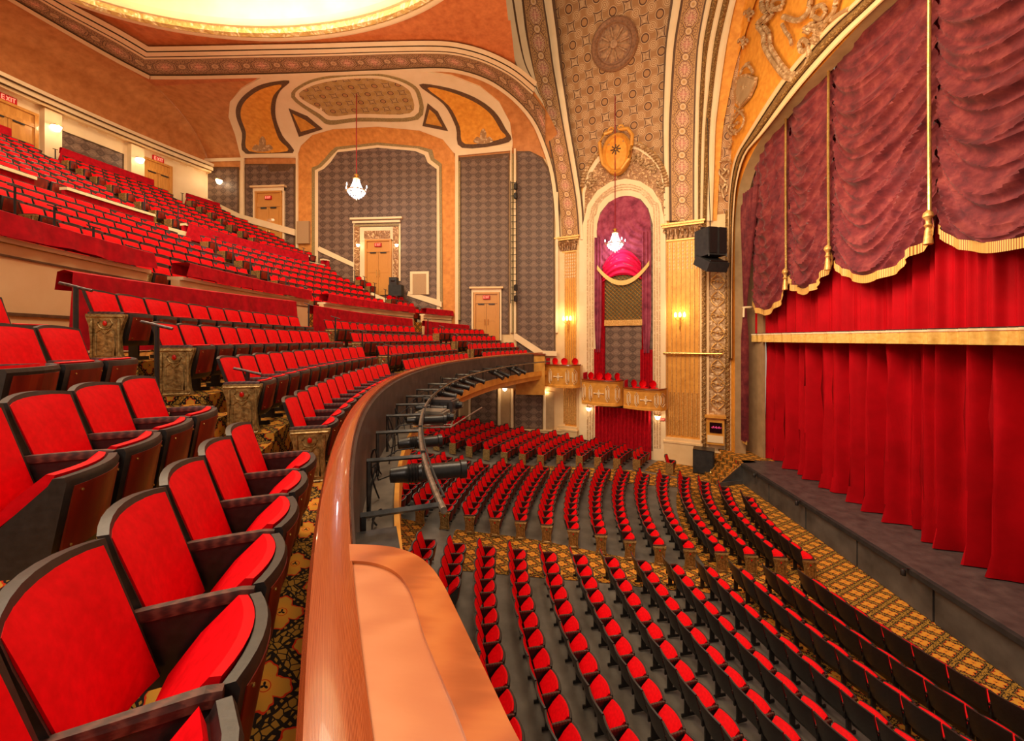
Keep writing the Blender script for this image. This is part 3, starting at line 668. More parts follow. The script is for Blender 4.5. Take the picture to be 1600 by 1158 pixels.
# ------------------------------------------------------------------ pilasters of the box wall
def s_at(px, lift=0.0): p = hit(px, 530, gV, lift); return float((p[:2]-PB)@PT)
def pilaster(pa, pb, lift=.2):
    s0, s1 = s_at(pa), s_at(pb); w = s1-s0; zb, zt = 1.42, 12.62
    m = MB()
    def bx(sa, sb, za, zc, o0, o1, mi):
        q = [bc(sa, 0, o0)[:2], bc(sb, 0, o0)[:2], bc(sb, 0, o1)[:2], bc(sa, 0, o1)[:2]]; m.prism(q, za, zc, mi)
    bx(s0-.1, s1+.1, 0, 1.15, .02, lift+.30, 0); bx(s0-.14, s1+.14, 1.15, 1.25, .02, lift+.34, 0); bx(s0-.06, s1+.06, 1.25, zb, .02, lift+.24, 0)
    bx(s0, s1, zb, zt, .02, lift+.02, 1)
    nf = 7
    for k in range(nf+1):      # ridges between the flutes, cabled in the lower third
        c = s0+.06+(w-.12)*k/nf
        m.tube([bc(c, zb+.1, lift+.02), bc(c, zt-.1, lift+.02)], .035, 6, 3)
        if k < nf: m.tube([bc(c+(w-.12)/nf/2, zb+.15, lift+.02), bc(c+(w-.12)/nf/2, 4.0, lift+.02)], .06, 6, 3)
        if k < nf:
            for j in range(8): m.lathe([(.01,-.09),(.05,0),(.01,.09)], bc(c+(w-.12)/nf/2, 11.0+.2*j, lift+.03), 6, 2)
    trim(m, [CREAM, GOLDP, CREAM2, GOLD])
    m = MB()
    def bx2(sa, sb, za, zc, o1, mi): m.prism([bc(sa, 0, .02)[:2], bc(sb, 0, .02)[:2], bc(sb, 0, o1)[:2], bc(sa, 0, o1)[:2]], za, zc, mi)
    bx2(s0-.02, s1+.02, zt-.05, zt+.08, lift+.1, 1); bx2(s0-.05, s1+.05, zt+.05, zt+.7, lift+.14, 0); bx2(s0-.2, s1+.2, zt+.7, zt+.82, lift+.34, 1); bx2(s0-.26, s1+.26, zt+.82, zt+.92, lift+.42, 1)
    for k in range(7):
        c = s0+w*(k+.5)/7; m.tube([bc(c, zt+.08, lift+.16), bc(c, zt+.4, lift+.22), bc(c, zt+.55, lift+.36)], .08, 6, 0, radii=[.05, .1, .07])
    for c, sg in ((s0-.02, 1), (s1+.02, -1), (s0+w/2, 1), (s0+w/2, -1)):
        m.tube([bc(c+sg*(.17-.15*j/9)*math.cos(j*.8), zt+.5+(.17-.15*j/9)*math.sin(j*.8), lift+.28) for j in range(9)], .05, 6, 0)
    trim(m, [RELIEF, GOLD])
    return s0, s1
pilaster(877, 903); pilaster(1042, 1094)
m = MB()   # plain strips and stage-side mouldings (rope, cream, carved tall panel, rope)
def vs(xa, xb, z0, z1, lift, mi, mb=None, base=.0):
    sa, sb = s_at(xa), s_at(xb); P = [bc(sa, z0, lift), bc(sb, z0, lift), bc(sb, z1, lift), bc(sa, z1, lift)]; Q = [bc(sa, z0, base), bc(sb, z0, base), bc(sb, z1, base), bc(sa, z1, base)]
    (mb or m).add(P+Q, [(0,1,2,3),(0,1,5,4),(1,2,6,5),(2,3,7,6),(3,0,4,7)], mi, [(sa+30, z0), (sb+30, z0), (sb+30, z1), (sa+30, z1)]*2)
vs(868, 877, 1.4, 13.5, .16, 0); vs(903, 911, 0, 13.5, .30, 0); vs(1036, 1042, 0, 13.5, .30, 0)
s_r = s_at(1098)
vs(1094, 1097, .9, 13.6, .25, 0); vs(1104, 1108, .9, 14, .25, 0); vs(1108, 1135, 2.6, 11.6, .12, 2); vs(1140, 1144, .4, 14, .2, 0)
vs(1105, 1141, 11.6, 13.8, .1, 0); vs(1095, 1143, .02, .9, .3, 0)
for xa, rr_ in ((1100.5, .13), (1137, .12)): m.tube([bc(s_at(xa), 1.0+.3*k, .2) for k in range(44)], rr_, 8, 1)
for k in range(46):
    for xa in (1100.5, 1137): s_ = s_at(xa); m.tube([bc(s_-.11, 1.1+.27*k, .25), bc(s_, 1.24+.27*k, .34), bc(s_+.11, 1.38+.27*k, .25)], .035, 5, 1)
trim(m, [CREAM, ROPEG, RELIEF2])
m = MB()   # scroll work on the tall carved panel
sm_ = (s_at(1108)+s_at(1135))/2
for k in range(9):
    z = 3.2+k*.93
    for sg in (-1, 1):
        m.tube([bc(sm_+sg*(.05+.28*math.sin(PI*j/8)), z+.8*j/8, .2) for j in range(9)], .035, 5, 0)
        m.tube([bc(sm_+sg*(.2+(.13-.12*j/8)*math.cos(j*.9)), z+.4+(.13-.12*j/8)*math.sin(j*.9), .21) for j in range(9)], .03, 5, 0)
    m.lathe([(.01,-.07),(.08,0),(.01,.07)], bc(sm_, z+.42, .21), 8, 0)
trim(m, [GOLD])
m = MB()   # arched blind panel above the tall carved panel
sa, sb = s_at(1109), s_at(1134); cz = 12.2
arc = [(sa, 11.7)]+[((sa+sb)/2-(sb-sa)/2*math.cos(PI*k/10), cz+.6*math.sin(PI*k/10)) for k in range(11)]+[(sb, 11.7)]
m.tube([bc(a, b, .18) for a, b in arc], .06, 6, 0); trim(m, [CREAM2])
# gilded cross rail
m = MB(); m.tube([bc(s_at(1038), 6.2, .45), bc(s_at(1128), 6.2, .38)], .07, 10, 0)
for px in (1040, 1068, 1100, 1126): m.tube([bc(s_at(px), 6.2, .42), bc(s_at(px), 6.2, .1)], .03, 6, 0)
tag(m.build('lighting_rail', [BRASS]), 'gilded horizontal rail across the fluted pilaster nearest the stage', 'rail')
# monitor niche near the stage
t = thing('monitor_cabinet', 'wooden cabinet with a dark monitor set at the foot of the carved stage panel', 'cabinet', (0,0,0))
m = MB(); sa, sb = s_at(1104), s_at(1132)
def bq(m, sa, sb, za, zc, o0, o1, mi=0): m.prism([bc(sa,0,o0)[:2], bc(sb,0,o0)[:2], bc(sb,0,o1)[:2], bc(sa,0,o1)[:2]], za, zc, mi)
bq(m, sa, sb, 1.3, 2.75, .1, .45); bq(m, sa-.08, sb+.08, 2.75, 2.88, .1, .6, 0); bq(m, sa+.05, sb-.05, 1.42, 1.8, .45, .48, 1); m.build('body', [GOLDP, CREAM2], t)
m = MB(); bq(m, sa+.16, sb-.12, 1.95, 2.5, .40, .50); sc_o = m.build('screen', [SCREEN], t)
m = MB()
for k in range(11): bq(m, sa+.24+.045*k, sa+.26+.045*k+.012*(k % 3), 2.22-.03*(k % 2), 2.25+.03*(k % 3), .5, .505)
m.build('screen_text', [emit('pink_glow', (.7,.05,.16), .7, (.3,.02,.06))], sc_o)
# arch moulding round the proscenium
m = MB()
ai = [(1144,560),(1144,480),(1145,400),(1147,337),(1152,285),(1166,240),(1193,208),(1252,133),(1315,63),(1381,0),(1450,-70),(1540,-170)]
ao = [(1137,560),(1137,480),(1137,400),(1137,345),(1139,300),(1146,252),(1164,215),(1223,122),(1290,44),(1337,0),(1405,-75),(1490,-190)]
lerp = lambda t: [(a[0]+(b[0]-a[0])*t, a[1]+(b[1]-a[1])*t) for a, b in zip(ao, ai)]
for a, b, mi, lf, bu in ((0,.22,0,.16,.05),(.22,.30,2,.08,0),(.30,.66,1,.14,.14),(.66,.72,2,.1,0),(.72,1.0,0,.22,.06)):
    strip(m, lerp(a), lerp(b), gS, lf, mi, 70, bulge=bu, base=0, t0=6)
trim(m, [CREAM, ROPEG, LINE])
m = MB()
strip(m, [(1117,700),(1117,345),(1118,262),(1123,170),(1134,80),(1147,0),(1158,-60)], [(1121,700),(1121,345),(1122,262),(1128,170),(1139,80),(1152,0),(1163,-60)], gS, .12, 0, 50)
trim(m, [CREAM])
# raised ornaments on the orange spandrel (cartouche ribbon, shield, fleurs)
m = MB()
def sp(x, y, o=.1): return tuple(hit(x, y, gV, o+.08, 6))
def ptube(pts, r, mi=0, o=.12, n=5): m.tube([sp(p[0], p[1], o) for p in smooth_path(pts, n)], r, 7, mi)
for d, r in ((0, .12), (9, .09)):
    ptube([(1196+d,-20),(1190+d,8),(1198+d,22),(1184+d,38),(1193+d,52),(1195+d,72),(1208+d,95),(1226+d*.8,118-d*.4),(1240,124-d)], r)
ptube([(1240,120),(1258,104),(1264,84),(1262,68),(1254,62),(1249,70),(1252,80),(1259,78)], .09)
ptube([(1206,16),(1222,8),(1222,-2),(1210,0),(1206,9),(1212,15),(1220,14)], .08)
ptube([(1224,26),(1246,32),(1262,20),(1266,2),(1268,-10)], .1); ptube([(1268,28),(1272,14),(1284,8),(1290,18),(1282,30),(1272,26)], .08); ptube([(1290,34),(1302,20),(1306,4),(1310,-8)], .09)
for (cx_, cy_) in ((1262,46),(1278,50),(1270,40),(1284,40),(1274,62)):
    for k in range(5): a = 2*PI*k/5; m.lathe([(.02,-.08),(.12,0),(.02,.08)], sp(cx_+4.5*math.cos(a), cy_+4.5*math.sin(a), .12), 7, 0)
    m.lathe([(.02,-.08),(.1,0),(.02,.1)], sp(cx_, cy_, .2), 7, 0)
ptube([(1222,38),(1228,50),(1234,58),(1237,70)], .07); ptube([(1298,32),(1308,24),(1318,18),(1326,14)], .07)
sh = [(1149,122),(1158,117),(1166,115),(1174,119),(1180,121),(1178,134),(1170,152),(1156,168),(1148,160),(1146,142)]
patch(m, sh, gV, .2, 0, step=5, t0=6); patch(m, [(x+(1163-x)*.22, y+(140-y)*.18) for x, y in sh], gV, .25, 1, step=5, t0=6)
ptube([(1156,116),(1161,106),(1168,102),(1174,108),(1176,114)], .07); ptube([(1168,104),(1170,98),(1165,100)], .05)
ptube([(1148,168),(1162,182),(1158,200),(1144,210),(1137,202),(1146,188),(1160,172)], .06); ptube([(1156,168),(1145,184),(1142,200),(1150,210)], .05)
for (cx_, cy_) in ((1146,196),(1152,192),(1148,204),(1141,194),(1142,222),(1139,230)): m.lathe([(.02,-.1),(.13,0),(.02,.1)], sp(cx_, cy_, .1), 7, 0)
def fleur(x, y, s_):
    ptube([(x,y+9*s_),(x,y)], .05); ptube([(x,y),(x-1*s_,y-6*s_),(x+1*s_,y-10*s_)], .08)
    for g_ in (-1, 1): ptube([(x,y),(x+4*s_*g_,y-6*s_),(x+7*s_*g_,y-5*s_),(x+7*s_*g_,y-1*s_)], .06)
    ptube([(x-4*s_,y+2*s_),(x+4*s_,y+1*s_)], .05)
fleur(1170, 24, 1); fleur(1161, 68, 1); fleur(1163, 140, .8)
ptube([(1124,253),(1138,250),(1142,256)], .05); ptube([(1130,262),(1134,268),(1127,275),(1134,285),(1128,296),(1131,310)], .06)
for sg in (-1, 1): ptube([(1131,270),(1131+6*sg,264),(1131+7*sg,272),(1131+3*sg,276)], .04); ptube([(1130,292),(1130+6*sg,288),(1130+5*sg,300)], .04)
trim(m, [RELIEF2, TAN])
# ------------------------------------------------------------------ boxes stepping down to the stage
def hexa(c_s, c_z, h, w): return [(c_s, c_z-h), (c_s+w, c_z-h*.6), (c_s+w, c_z+h*.6), (c_s, c_z+h), (c_s-w, c_z+h*.6), (c_s-w, c_z-h*.6)]
BOXN = ['highest theatre box, beside the balcony end', 'middle theatre box of the three stepped ones', 'lowest theatre box, nearest the stage']
boxes = []
OUT = 1.35
for bi, (pa, pb, yr, yb) in enumerate(((851, 903, 571, 606), (909, 971, 595, 634), (974, 1040, 608, 641))):
    A = hit(pa, yr, gV, OUT); Bq = hit(pb, yr, gV, OUT); sa = float((A[:2]-PB)@PT); sb = float((Bq[:2]-PB)@PT); zt = float((A[2]+Bq[2])/2); zb_ = float(hit((pa+pb)/2, yb, gV, OUT+.1)[2])
    t = thing('theatre_box', 'gold panelled curved balcony front, '+BOXN[bi], 'theatre box', (0,0,0), 0, 'boxes stepping down to the stage')
    outf = lambda u: OUT+.30*math.sin(PI*min(1, max(0, u)))-(.5*max(0, (u-.86)/.14)**2)
    N = 24; m = MB(); P_ = []
    for k in range(N+1):
        u = k/N; s_ = sa+(sb-sa)*u; o = outf(u)
        P_.append([bc(s_, z, o+d) for z, d in ((zt, 0), (zt-.08, .0), (zt-.12, -.05), (zb_+.2, -.05), (zb_+.14, .02), (zb_+.02, .03), (zb_, -.05), (zb_, -.4))])
    m.grid(P_, 0); m.grid([[bc(sa, z, o) for z in (zt, zb_)] for o in (.1, OUT)], 1); m.grid([[bc(sb, z, o) for z in (zt, zb_)] for o in (.1, OUT-.45)], 1)
    m.add([bc(sa, zb_, .05), bc(sb, zb_, .05)]+[bc(sa+(sb-sa)*k/8, zb_, outf(k/8)-.05) for k in range(8, -1, -1)], [tuple(range(11))], 1)
    m.add([bc(sa, zb_+.25, .05), bc(sb, zb_+.25, .05)]+[bc(sa+(sb-sa)*k/8, zb_+.25, outf(k/8)-.05) for k in range(8, -1, -1)], [tuple(range(11))], 1)
    m.build('front', [GOLDP, CREAM], t)
    m = MB(); P_ = []
    for k in range(N+1):
        u = k/N; s_ = sa+(sb-sa)*u; o = outf(u); P_.append([bc(s_, z, o+d) for z, d in ((zt, .06), (zt+.06, .05), (zt+.07, -.12), (zt, -.14))])
    m.grid(P_); m.build('cap_rail', [RAILW], t)
    # lozenges and cross ornament
    nz_ = 4 if bi else 4
    us = [.2, .72, .9] if bi == 0 else ([.06, .25, .68, .9] if bi == 1 else [.14, .34, .8, .93])
    for u in us:
        m = MB(); s_ = sa+(sb-sa)*u; h = (zt-zb_)*.33; w = .10
        for sc_2, dd, in ((1, .02), (.66, .03)):
            pts = hexa(s_, (zt+zb_)/2, h*sc_2, w*(1 if sc_2 == 1 else .5)); m.tube([bc(a, b, outf((a-sa)/(sb-sa))-.05+dd) for a, b in pts+pts[:1]], .022, 6, 0)
        m.build('lozenge', [CREAM2], t)
    u = {0: .46, 1: .47, 2: .56}[bi]; m = MB(); s_ = sa+(sb-sa)*u; zc_ = (zt+zb_)/2; o_ = outf(u)-.03
    for dx, dz in ((.3, 0), (-.3, 0), (0, .22), (0, -.22)):
        m.tube([bc(s_, zc_, o_), bc(s_+dx*.6, zc_+dz*.6, o_), bc(s_+dx, zc_+dz, o_)], .03, 6, 0, radii=[.03, .025, .05])
    m.tube([bc(s_+.09*math.cos(a), zc_+.09*math.sin(a), o_) for a in np.linspace(0, 2*PI, 13)], .02, 6, 0)
    m.build('cross_ornament', [CREAM2], t)
    boxes.append((sa, sb, zt, zb_, outf, t))
# deep cream return between balcony end and first box
# round-backed red box chairs
def box_chair(name, label, p, rz, group='chairs in the boxes'):
    t = thing(name, label, 'chair', p, rz, group)
    m = MB(); P_ = []
    for j in range(7):
        v = -1+2*j/6; w = .21*math.sqrt(max(0.02, 1-v*v*.98)); P_.append([(-.02+.06*(u*u), u*w, .68+v*.22) for u in (-1, -.5, 0, .5, 1)])
    m.grid(P_); m.grid([[(x-.05, y, z) for x, y, z in r] for r in P_]); m.build('backrest', [RED], t)
    m = MB(); m.lathe([(.01,.4),(.2,.4),(.225,.43),(.22,.48),(.18,.5),(.01,.5)], (.2,0,0), 14); m.build('seat', [RED], t)
    for sx, sy in ((.36,.15),(.36,-.15),(.04,.15),(.04,-.15)):
        m = MB(); m.tube([(sx,sy,.4),(sx*1.05,sy*1.1,0)], .016, 6); m.build('leg', [DRK], t)
    for sy in (-.13, .13):
        m = MB(); m.tube([(.02,sy,.42),(-.04,sy,.6)], .014, 6); m.build('back_post', [DRK], t)
    return t
CHP = [(0, .2, .7), (0, .5, .75), (0, .78, .5), (1, .16, .75), (1, .38, .75), (1, .6, .7), (1, .82, .55), (2, .2, .7), (2, .42, .7), (2, .66, .65)]
ordn = ['first', 'second', 'third', 'fourth', 'fifth', 'sixth', 'seventh', 'eighth', 'ninth', 'tenth', 'eleventh', 'twelfth', 'thirteenth', 'fourteenth', 'fifteenth', 'sixteenth', 'seventeenth', 'eighteenth', 'nineteenth', 'twentieth', 'twenty-first', 'twenty-second', 'twenty-third', 'twenty-fourth', 'twenty-fifth', 'twenty-sixth', 'twenty-seventh', 'twenty-eighth', 'twenty-ninth', 'thirtieth', 'thirty-first', 'thirty-second', 'thirty-third', 'thirty-fourth', 'thirty-fifth', 'thirty-sixth', 'thirty-seventh', 'thirty-eighth', 'thirty-ninth', 'fortieth']
cnt = [0, 0, 0]
for bi, u, o in CHP:
    sa, sb, zt, zb_, outf, t = boxes[bi]; p = bc(sa+(sb-sa)*u, max(zb_+.25, zt-.46), o); a = math.atan2(PN[1], PN[0])+.75+.25*math.sin(u*9)
    box_chair('box_chair', 'round-backed red chair in the %s box, %s from its balcony side' % (['highest', 'middle', 'lowest'][bi], ordn[cnt[bi]]), p, a); cnt[bi] += 1
q_ = at_z(925, 697, .02); box_chair('box_chair', 'round-backed red chair standing on the stalls floor beside the doorway curtain', (float(q_[0]), float(q_[1]), .02), -1.2, 'chairs on the stalls floor')
for bi in range(3):
    sa, sb, zt, zb_, outf, t = boxes[bi]; m2 = MB(); P_ = []
    for k in range(30):
        u = k/29; o = .15+u*(OUT-.2); P_.append([bc(sa+.06+.03*math.sin(k*1.6), z, o) for z in (zb_+.3, zt, zt+.42)])
    m2.grid(P_); q = m2.build('box_side_drape', [RED_D]); tag(q, 'crimson velvet drape hung on the balcony side of the %s box' % ['highest', 'middle', 'lowest'][bi], 'drape', 'side drapes of the boxes')
# ------------------------------------------------------------------ draperies of the box niche
def fold_sheet(m, L, R_, g, lift, nu, nv, amp, fr, mi=0, t0=8, sag=None, dirw=None):
    L = resample(L, nv); R_ = resample(R_, nv); P_ = []; U_ = []
    for i in range(nv):
        row = []; ur = []
        for j in range(nu):
            u = j/(nu-1); v = i/(nv-1); x = L[i][0]*(1-u)+R_[i][0]*u; y = L[i][1]*(1-u)+R_[i][1]*u+(sag(u, v) if sag else 0)
            d = amp*math.sin(2*PI*fr*(u if dirw is None else dirw(u, v))+.6*math.sin(5*u+3*v)); row.append(tuple(hit(x, y, g, lift+d, t0))); ur.append((u*6+.01, v))
        P_.append(row); U_.append(ur)
    m.grid(P_, mi, uvs=U_)
t = thing('niche_drapery', 'plum and red velvet swags with gold fringe hung in the arched niche over the boxes', 'drapery')
m = MB(); P_ = []; U_ = []
zt_ = float(hit(977, 308, gV, .5)[2]); sL, sR = s_at(936), s_at(1019); sc0 = (sL+sR)/2
NU, NV = 40, 60
for i in range(NV):
    v = i/(NV-1); row = []; ur = []
    for j in range(NU):
        u = j/(NU-1); s_ = sL+(sR-sL)*u; arc = math.sqrt(max(0, 1-((u-.5)*2)**2))
        ztop = zt_-1.75+1.85*arc; zbot = zt_-4.35-.15*(1-arc)+1.1*abs(u-.5)
        z = ztop+(zbot-ztop)*v; f = math.hypot((s_-(sR-.1))*1.0, (z-(zt_-1.2))*1.0)
        row.append(bc(s_, z, .52+.055*math.sin(f*17)*min(1, v*6+.2)*(.5+.5*v))); ur.append((u+.001, v))
    P_.append(row); U_.append(ur)
m.grid(P_, 0, uvs=U_); m.build('upper_swag', [MAROONP], t)
m = MB(); P_ = []; U_ = []
for i in range(26):
    v = i/25; row = []; ur = []
    for j in range(30):
        u = j/29; s_ = sL+(sR-sL)*(.12+.72*u); q = 1-(2*u-1)**2
        z = (zt_-3.1)-(1-q)*.9-v*(.95+.55*q); row.append(bc(s_, z, .60+.05*math.sin(v*26+q*3))); ur.append((u*3, v))
    P_.append(row); U_.append(ur)
m.grid(P_, 0); m.build('red_swag', [CURTP], t)
m = MB(); m.grid([[bc(sL+(sR-sL)*(.02+.96*k/30), zt_-4.15-1.05*(1-(2*k/30-1)**2)+.25-dz, .66+dz*.1) for dz in (0, .28)] for k in range(31)], 0, uvs=[[(k*.5+.01, 0), (k*.5+.01, 1)] for k in range(31)]); m.build('fringe', [FRINGE], t)
for nm, px0, px1, z0, z1, mt, fr in (('plum_leg', 933, 944, 2.5, zt_-2.2, MAROONP, 2.5), ('plum_leg', 1006, 1020, 2.5, zt_-2.2, MAROONP, 2.5)):
    m = MB(); P_ = []
    for i in range(20):
        z = z1+(6.2-z1)*i/19; row = []; k_ = 1-.35*math.exp(-((z-6.2)/1.2)**2)
        for j in range(26):
            u = j/25; s_ = s_at(px0)+(s_at(px1)-s_at(px0))*(.5+(u-.5)*k_) ; row.append(bc(s_, z, .60+.06*math.sin(u*2*PI*fr)))
        P_.append(row)
    m.grid(P_); m.build(nm, [mt], t)
for px0, px1 in ((940, 949), (1005, 1012)):
    m = MB(); m.grid([[bc(s_at(px0)+(s_at(px1)-s_at(px0))*j/20, z, .5+.05*math.sin(j*1.3)) for j in range(21)] for z in (3.6, 5.5, 8, 11.0)]); m.build('red_leg', [RED_D], t)
for px0, px1 in ((932, 947), (1003, 1022)):
    m = MB(); m.grid([[bc(s_at(px0)+(s_at(px1)-s_at(px0))*j/24, z, .56+.06*math.sin(j*1.2)) for j in range(25)] for z in (3.6, 5.0, 6.4)]); m.build('red_leg', [RED_D], t)
# lattice screen and its gilded sill
t = thing('lattice_screen', 'gilded diagonal lattice screen over a dark opening above the boxes', 'lattice screen')
sa, sb = s_at(948), s_at(1006); z0, z1 = float(hit(977, 500, gV, .45)[2]), float(hit(977, 425, gV, .45)[2])
m = MB(); bq(m, sa, sb, z0, z1+.5, .42, .47); m.build('backing', [mott('lattice_shadow', (.07,.05,.015), (.12,.09,.03), 3)], t)
m = MB(); W_, H_ = sb-sa, z1+.4-z0; st = .235
k = -H_
while k < W_:
    a0, b0 = max(0, k), max(0, -k); a1 = min(W_, k+H_); b1 = b0+(a1-a0)
    if a1-a0 > .05:
        m.tube([bc(sa+a0, z0+b0, .50), bc(sa+a1, z0+b1, .50)], .018, 4); m.tube([bc(sb-a0, z0+b0, .51), bc(sb-a1, z0+b1, .51)], .018, 4)
    k += st
m.build('lattice', [BRASS], t)
m = MB(); bq(m, sa, sb, z0-.34, z0, .42, .58); m.build('sill', [GOLD], t)
# red curtain in the opening under the boxes
m = MB(); P_ = []
for i in range(8):
    z = .05+(2.9-.05)*i/7; P_.append([bc(s_at(934)+(s_at(1020)-s_at(934))*j/120, z, .62+.07*math.sin(j*.78)*(1 if i < 6 else .6)) for j in range(121)])
m.grid(P_); tag(m.build('doorway_curtain', [RED_D]), 'crimson pleated curtain closing the doorway under the boxes', 'curtain')
# ------------------------------------------------------------------ stage
m = MB()
m.prism([(9.62, -2), (16, -2), (16, 22.6), (10.3, 22.6), (9.62, 20.1)], .02, 1.0, 0); struct(m, 'floor_2', [STAGEF])
m = MB()   # lip and pit wall panels
m.box((9.56, 9.2, .93), (.14, 21.8, .13), mi=0)
for k in range(9): m.box((9.585, 19.0-2.4*k, .44), (.05, 2.34, .84), mi=1)
m.prism([(9.62, 20.1), (9.62, 20.06), (8.25, 19.55), (8.25, 19.6)], .02, .2, 1)
m.add([(9.62,20.08,.02),(9.62,20.08,1.0),(8.2,19.7,.02),(9.6,20.2,.02),(9.6,20.2,1.0),(8.2,19.8,.02)], [(0,1,2),(3,5,4),(1,4,5,2)], 1)
trim(m, [DRK, mott('pit_wall_grey', (.04,.038,.036), (.12,.11,.10), 1.2, .5)])
m = MB()   # carpeted steps at the corner
for k in range(6): m.prism([(8.25+k*.25, 19.75+.07*k), (10.3, 20.25), (10.3, 22.2), (8.25+k*.25, 22.6)], .02+.0001*k, 1.0*(k+1)/6, 0)
m.tube([(8.25, 19.72, .05), (9.62, 20.12, 1.02)], .03, 6, 1)
m.box((10.55, 21.5, 1.006), (1.5, 1.9, .012)); trim(m, [CARP2, BRASS])
t = thing('step_handrail', 'low brass handrail at the carpeted steps beside the stage corner', 'handrail')
m = MB(); m.tube([(7.95, 19.75, .02), (7.95, 19.75, .62), (7.95, 19.75, .64), (8.9, 21.2, .66)], .03, 8); m.tube([(8.9, 21.2, .3), (8.9, 21.2, .66)], .03, 8); m.build('rail', [BRASS], t)
for k, y in enumerate((18.6, 15.6, 11.2, 7.5)):   # small lip microphones / foot lights
    t = thing('footlight', 'small black fitting clipped to the stage lip, %s from the far corner' % ordn[k], 'footlight', (9.5, y, .98), 0, 'fittings along the stage lip')
    m = MB(); m.tube([(.05,0,0),(-.06,0,.02),(-.10,0,-.06)], .022, 6); m.build('bracket', [BLK], t); m = MB(); m.lathe([(.02,-.08),(.06,-.07),(.06,.05),(.03,.09)], (-.14,0,-.08), 10); m.build('head', [BLK], t)
# red stage curtain
def pleat(y, s=1.0): return (.30*math.sin(y*6.3+1.9*math.sin(y*1.7))+.20*math.sin(y*14.3+2.4*math.sin(y*.9))+.05*math.sin(y*31))*s
m = MB(); P_ = []; ys = np.linspace(2.5, 21.5, 700)
for i, z in enumerate((1.03, 1.6, 3, 5, 7.2)): P_.append([(11.55+pleat(y+.05*math.sin(z*1.3+y), .85+.25*(i == 0)), y, z+.0) for y in ys])
m.grid(P_); tag(m.build('stage_curtain', [CURT]), 'bright red pleated house curtain standing on the stage floor', 'curtain')
t = thing('curtain_valance', 'red gathered valance with a gold fringe across the top of the stage curtain', 'valance')
m = MB(); P_ = []
for i, z in enumerate((6.95, 8.5, 10.5, 13, 17)): P_.append([(10.98+.3*pleat(y*1.15+.2), y, z) for y in ys])
m.grid(P_); m.build('cloth', [CURT], t)
m = MB(); m.grid([[(10.80+.3*pleat(y*1.15+.2), y, z) for z in (6.86, 7.0, 7.2)] for y in ys], 0, uvs=[[(y*.8, z) for z in (0, .5, 1)] for y in ys])
m.grid([[(10.78+.3*pleat(y*1.15+.2), y, z) for z in (7.21, 7.27)] for y in ys], 1); m.grid([[(10.79+.3*pleat(y*1.15+.2), y, z) for z in (7.27, 7.30)] for y in ys], 2); m.build('fringe', [mott('gold_fringe_cloth', (.66,.38,.07), (.86,.56,.15), 9, .5), CREAM2, BLK], t)
# dark return behind curtain edge
m = MB(); m.box((12.2, 21.2, 8), (.1, 1.6, 16)); m.box((13.5, 13, 9), (.1, 20, 17)); trim(m, [DRK])
# austrian valance of crushed maroon velvet
ROPES = [(21.15, 8.9), (18.09, 9.76), (15.5, 10.17), (11.66, 10.2), (7.8, 10.2), (3.9, 10.2)]; BOT = [8.35, 9.0, 9.02, 9.15, 9.2]
TOPZ = 19.0
t = thing('austrian_valance', 'maroon crushed velvet austrian valance in deep swags under the gilded arch', 'valance')
prnd = random.Random(5)
for k in range(5):
    y0, zr0 = ROPES[k]; y1, zr1 = ROPES[k+1]; m = MB(); P_ = []; U_ = []; NU, NV = 44, 210
    ph = prnd.random()*6; hem = []
    for i in range(NV):
        v = i/(NV-1); row = []; ur = []
        for j in range(NU):
            u = j/(NU-1); q = 4*u*(1-u); y = y0+(y1-y0)*u
            zr = zr0+(zr1-zr0)*u; zb_ = zr-(zr-BOT[k])*q**.8; z = TOPZ+(zb_-TOPZ)*v
            sg = 2.3*q**.8*(.35+.65*v)        # folds hang in catenaries
            fz = z+sg+.25*math.sin(3*u+ph+z*.3)
            gath = (1-q)**1.5
            amp = (.11*(.45+.55*min(1, v*1.5)))*(1-.35*gath)*(1 if k else .7)
            d = 3.0*amp*(abs(math.sin(PI*fz/.78+.8*math.sin(2.1*u+z*.8+ph)))**.6+.5*abs(math.sin(PI*fz/.33+2*u+.9*math.sin(z*.9)))**.8-.9)
            if k == 0: d += .05*math.sin(2*PI*(u*5+fz*.3))
            row.append((10.6-.26*q+d*.8, y, z+.04*math.sin(2*PI*fz/.62))); ur.append((u*4, v))
        P_.append(row)
        if i == NV-1: hem = row
    m.grid(P_); sw = m.build('swag', [MAROON], t)
    m = MB(); m.grid([[(x-.04, y, z+.04-dz) for dz in (0, .26)] for x, y, z in hem], uvs=[[(j*.35, 0), (j*.35, 1)] for j in range(len(hem))]); m.build('fringe', [FRINGE], sw)
for k in range(1, 5):
    y0, zr0 = ROPES[k]; m = MB(); m.tube([(10.42, y0, zr0-.2), (10.40, y0, 14), (10.42, y0, 18.5)], .045, 8); rp = m.build('rope', [BRASS], t)
    m = MB(); m.lathe([(.02,.3),(.10,.22),(.12,.12),(.06,.04),(.05,-.05),(.09,-.12),(.05,-.18),(.07,-.25),(.11,-.62),(.09,-.64)], (10.38, y0, zr0), 12); m.build('tassel', [GOLD], rp)
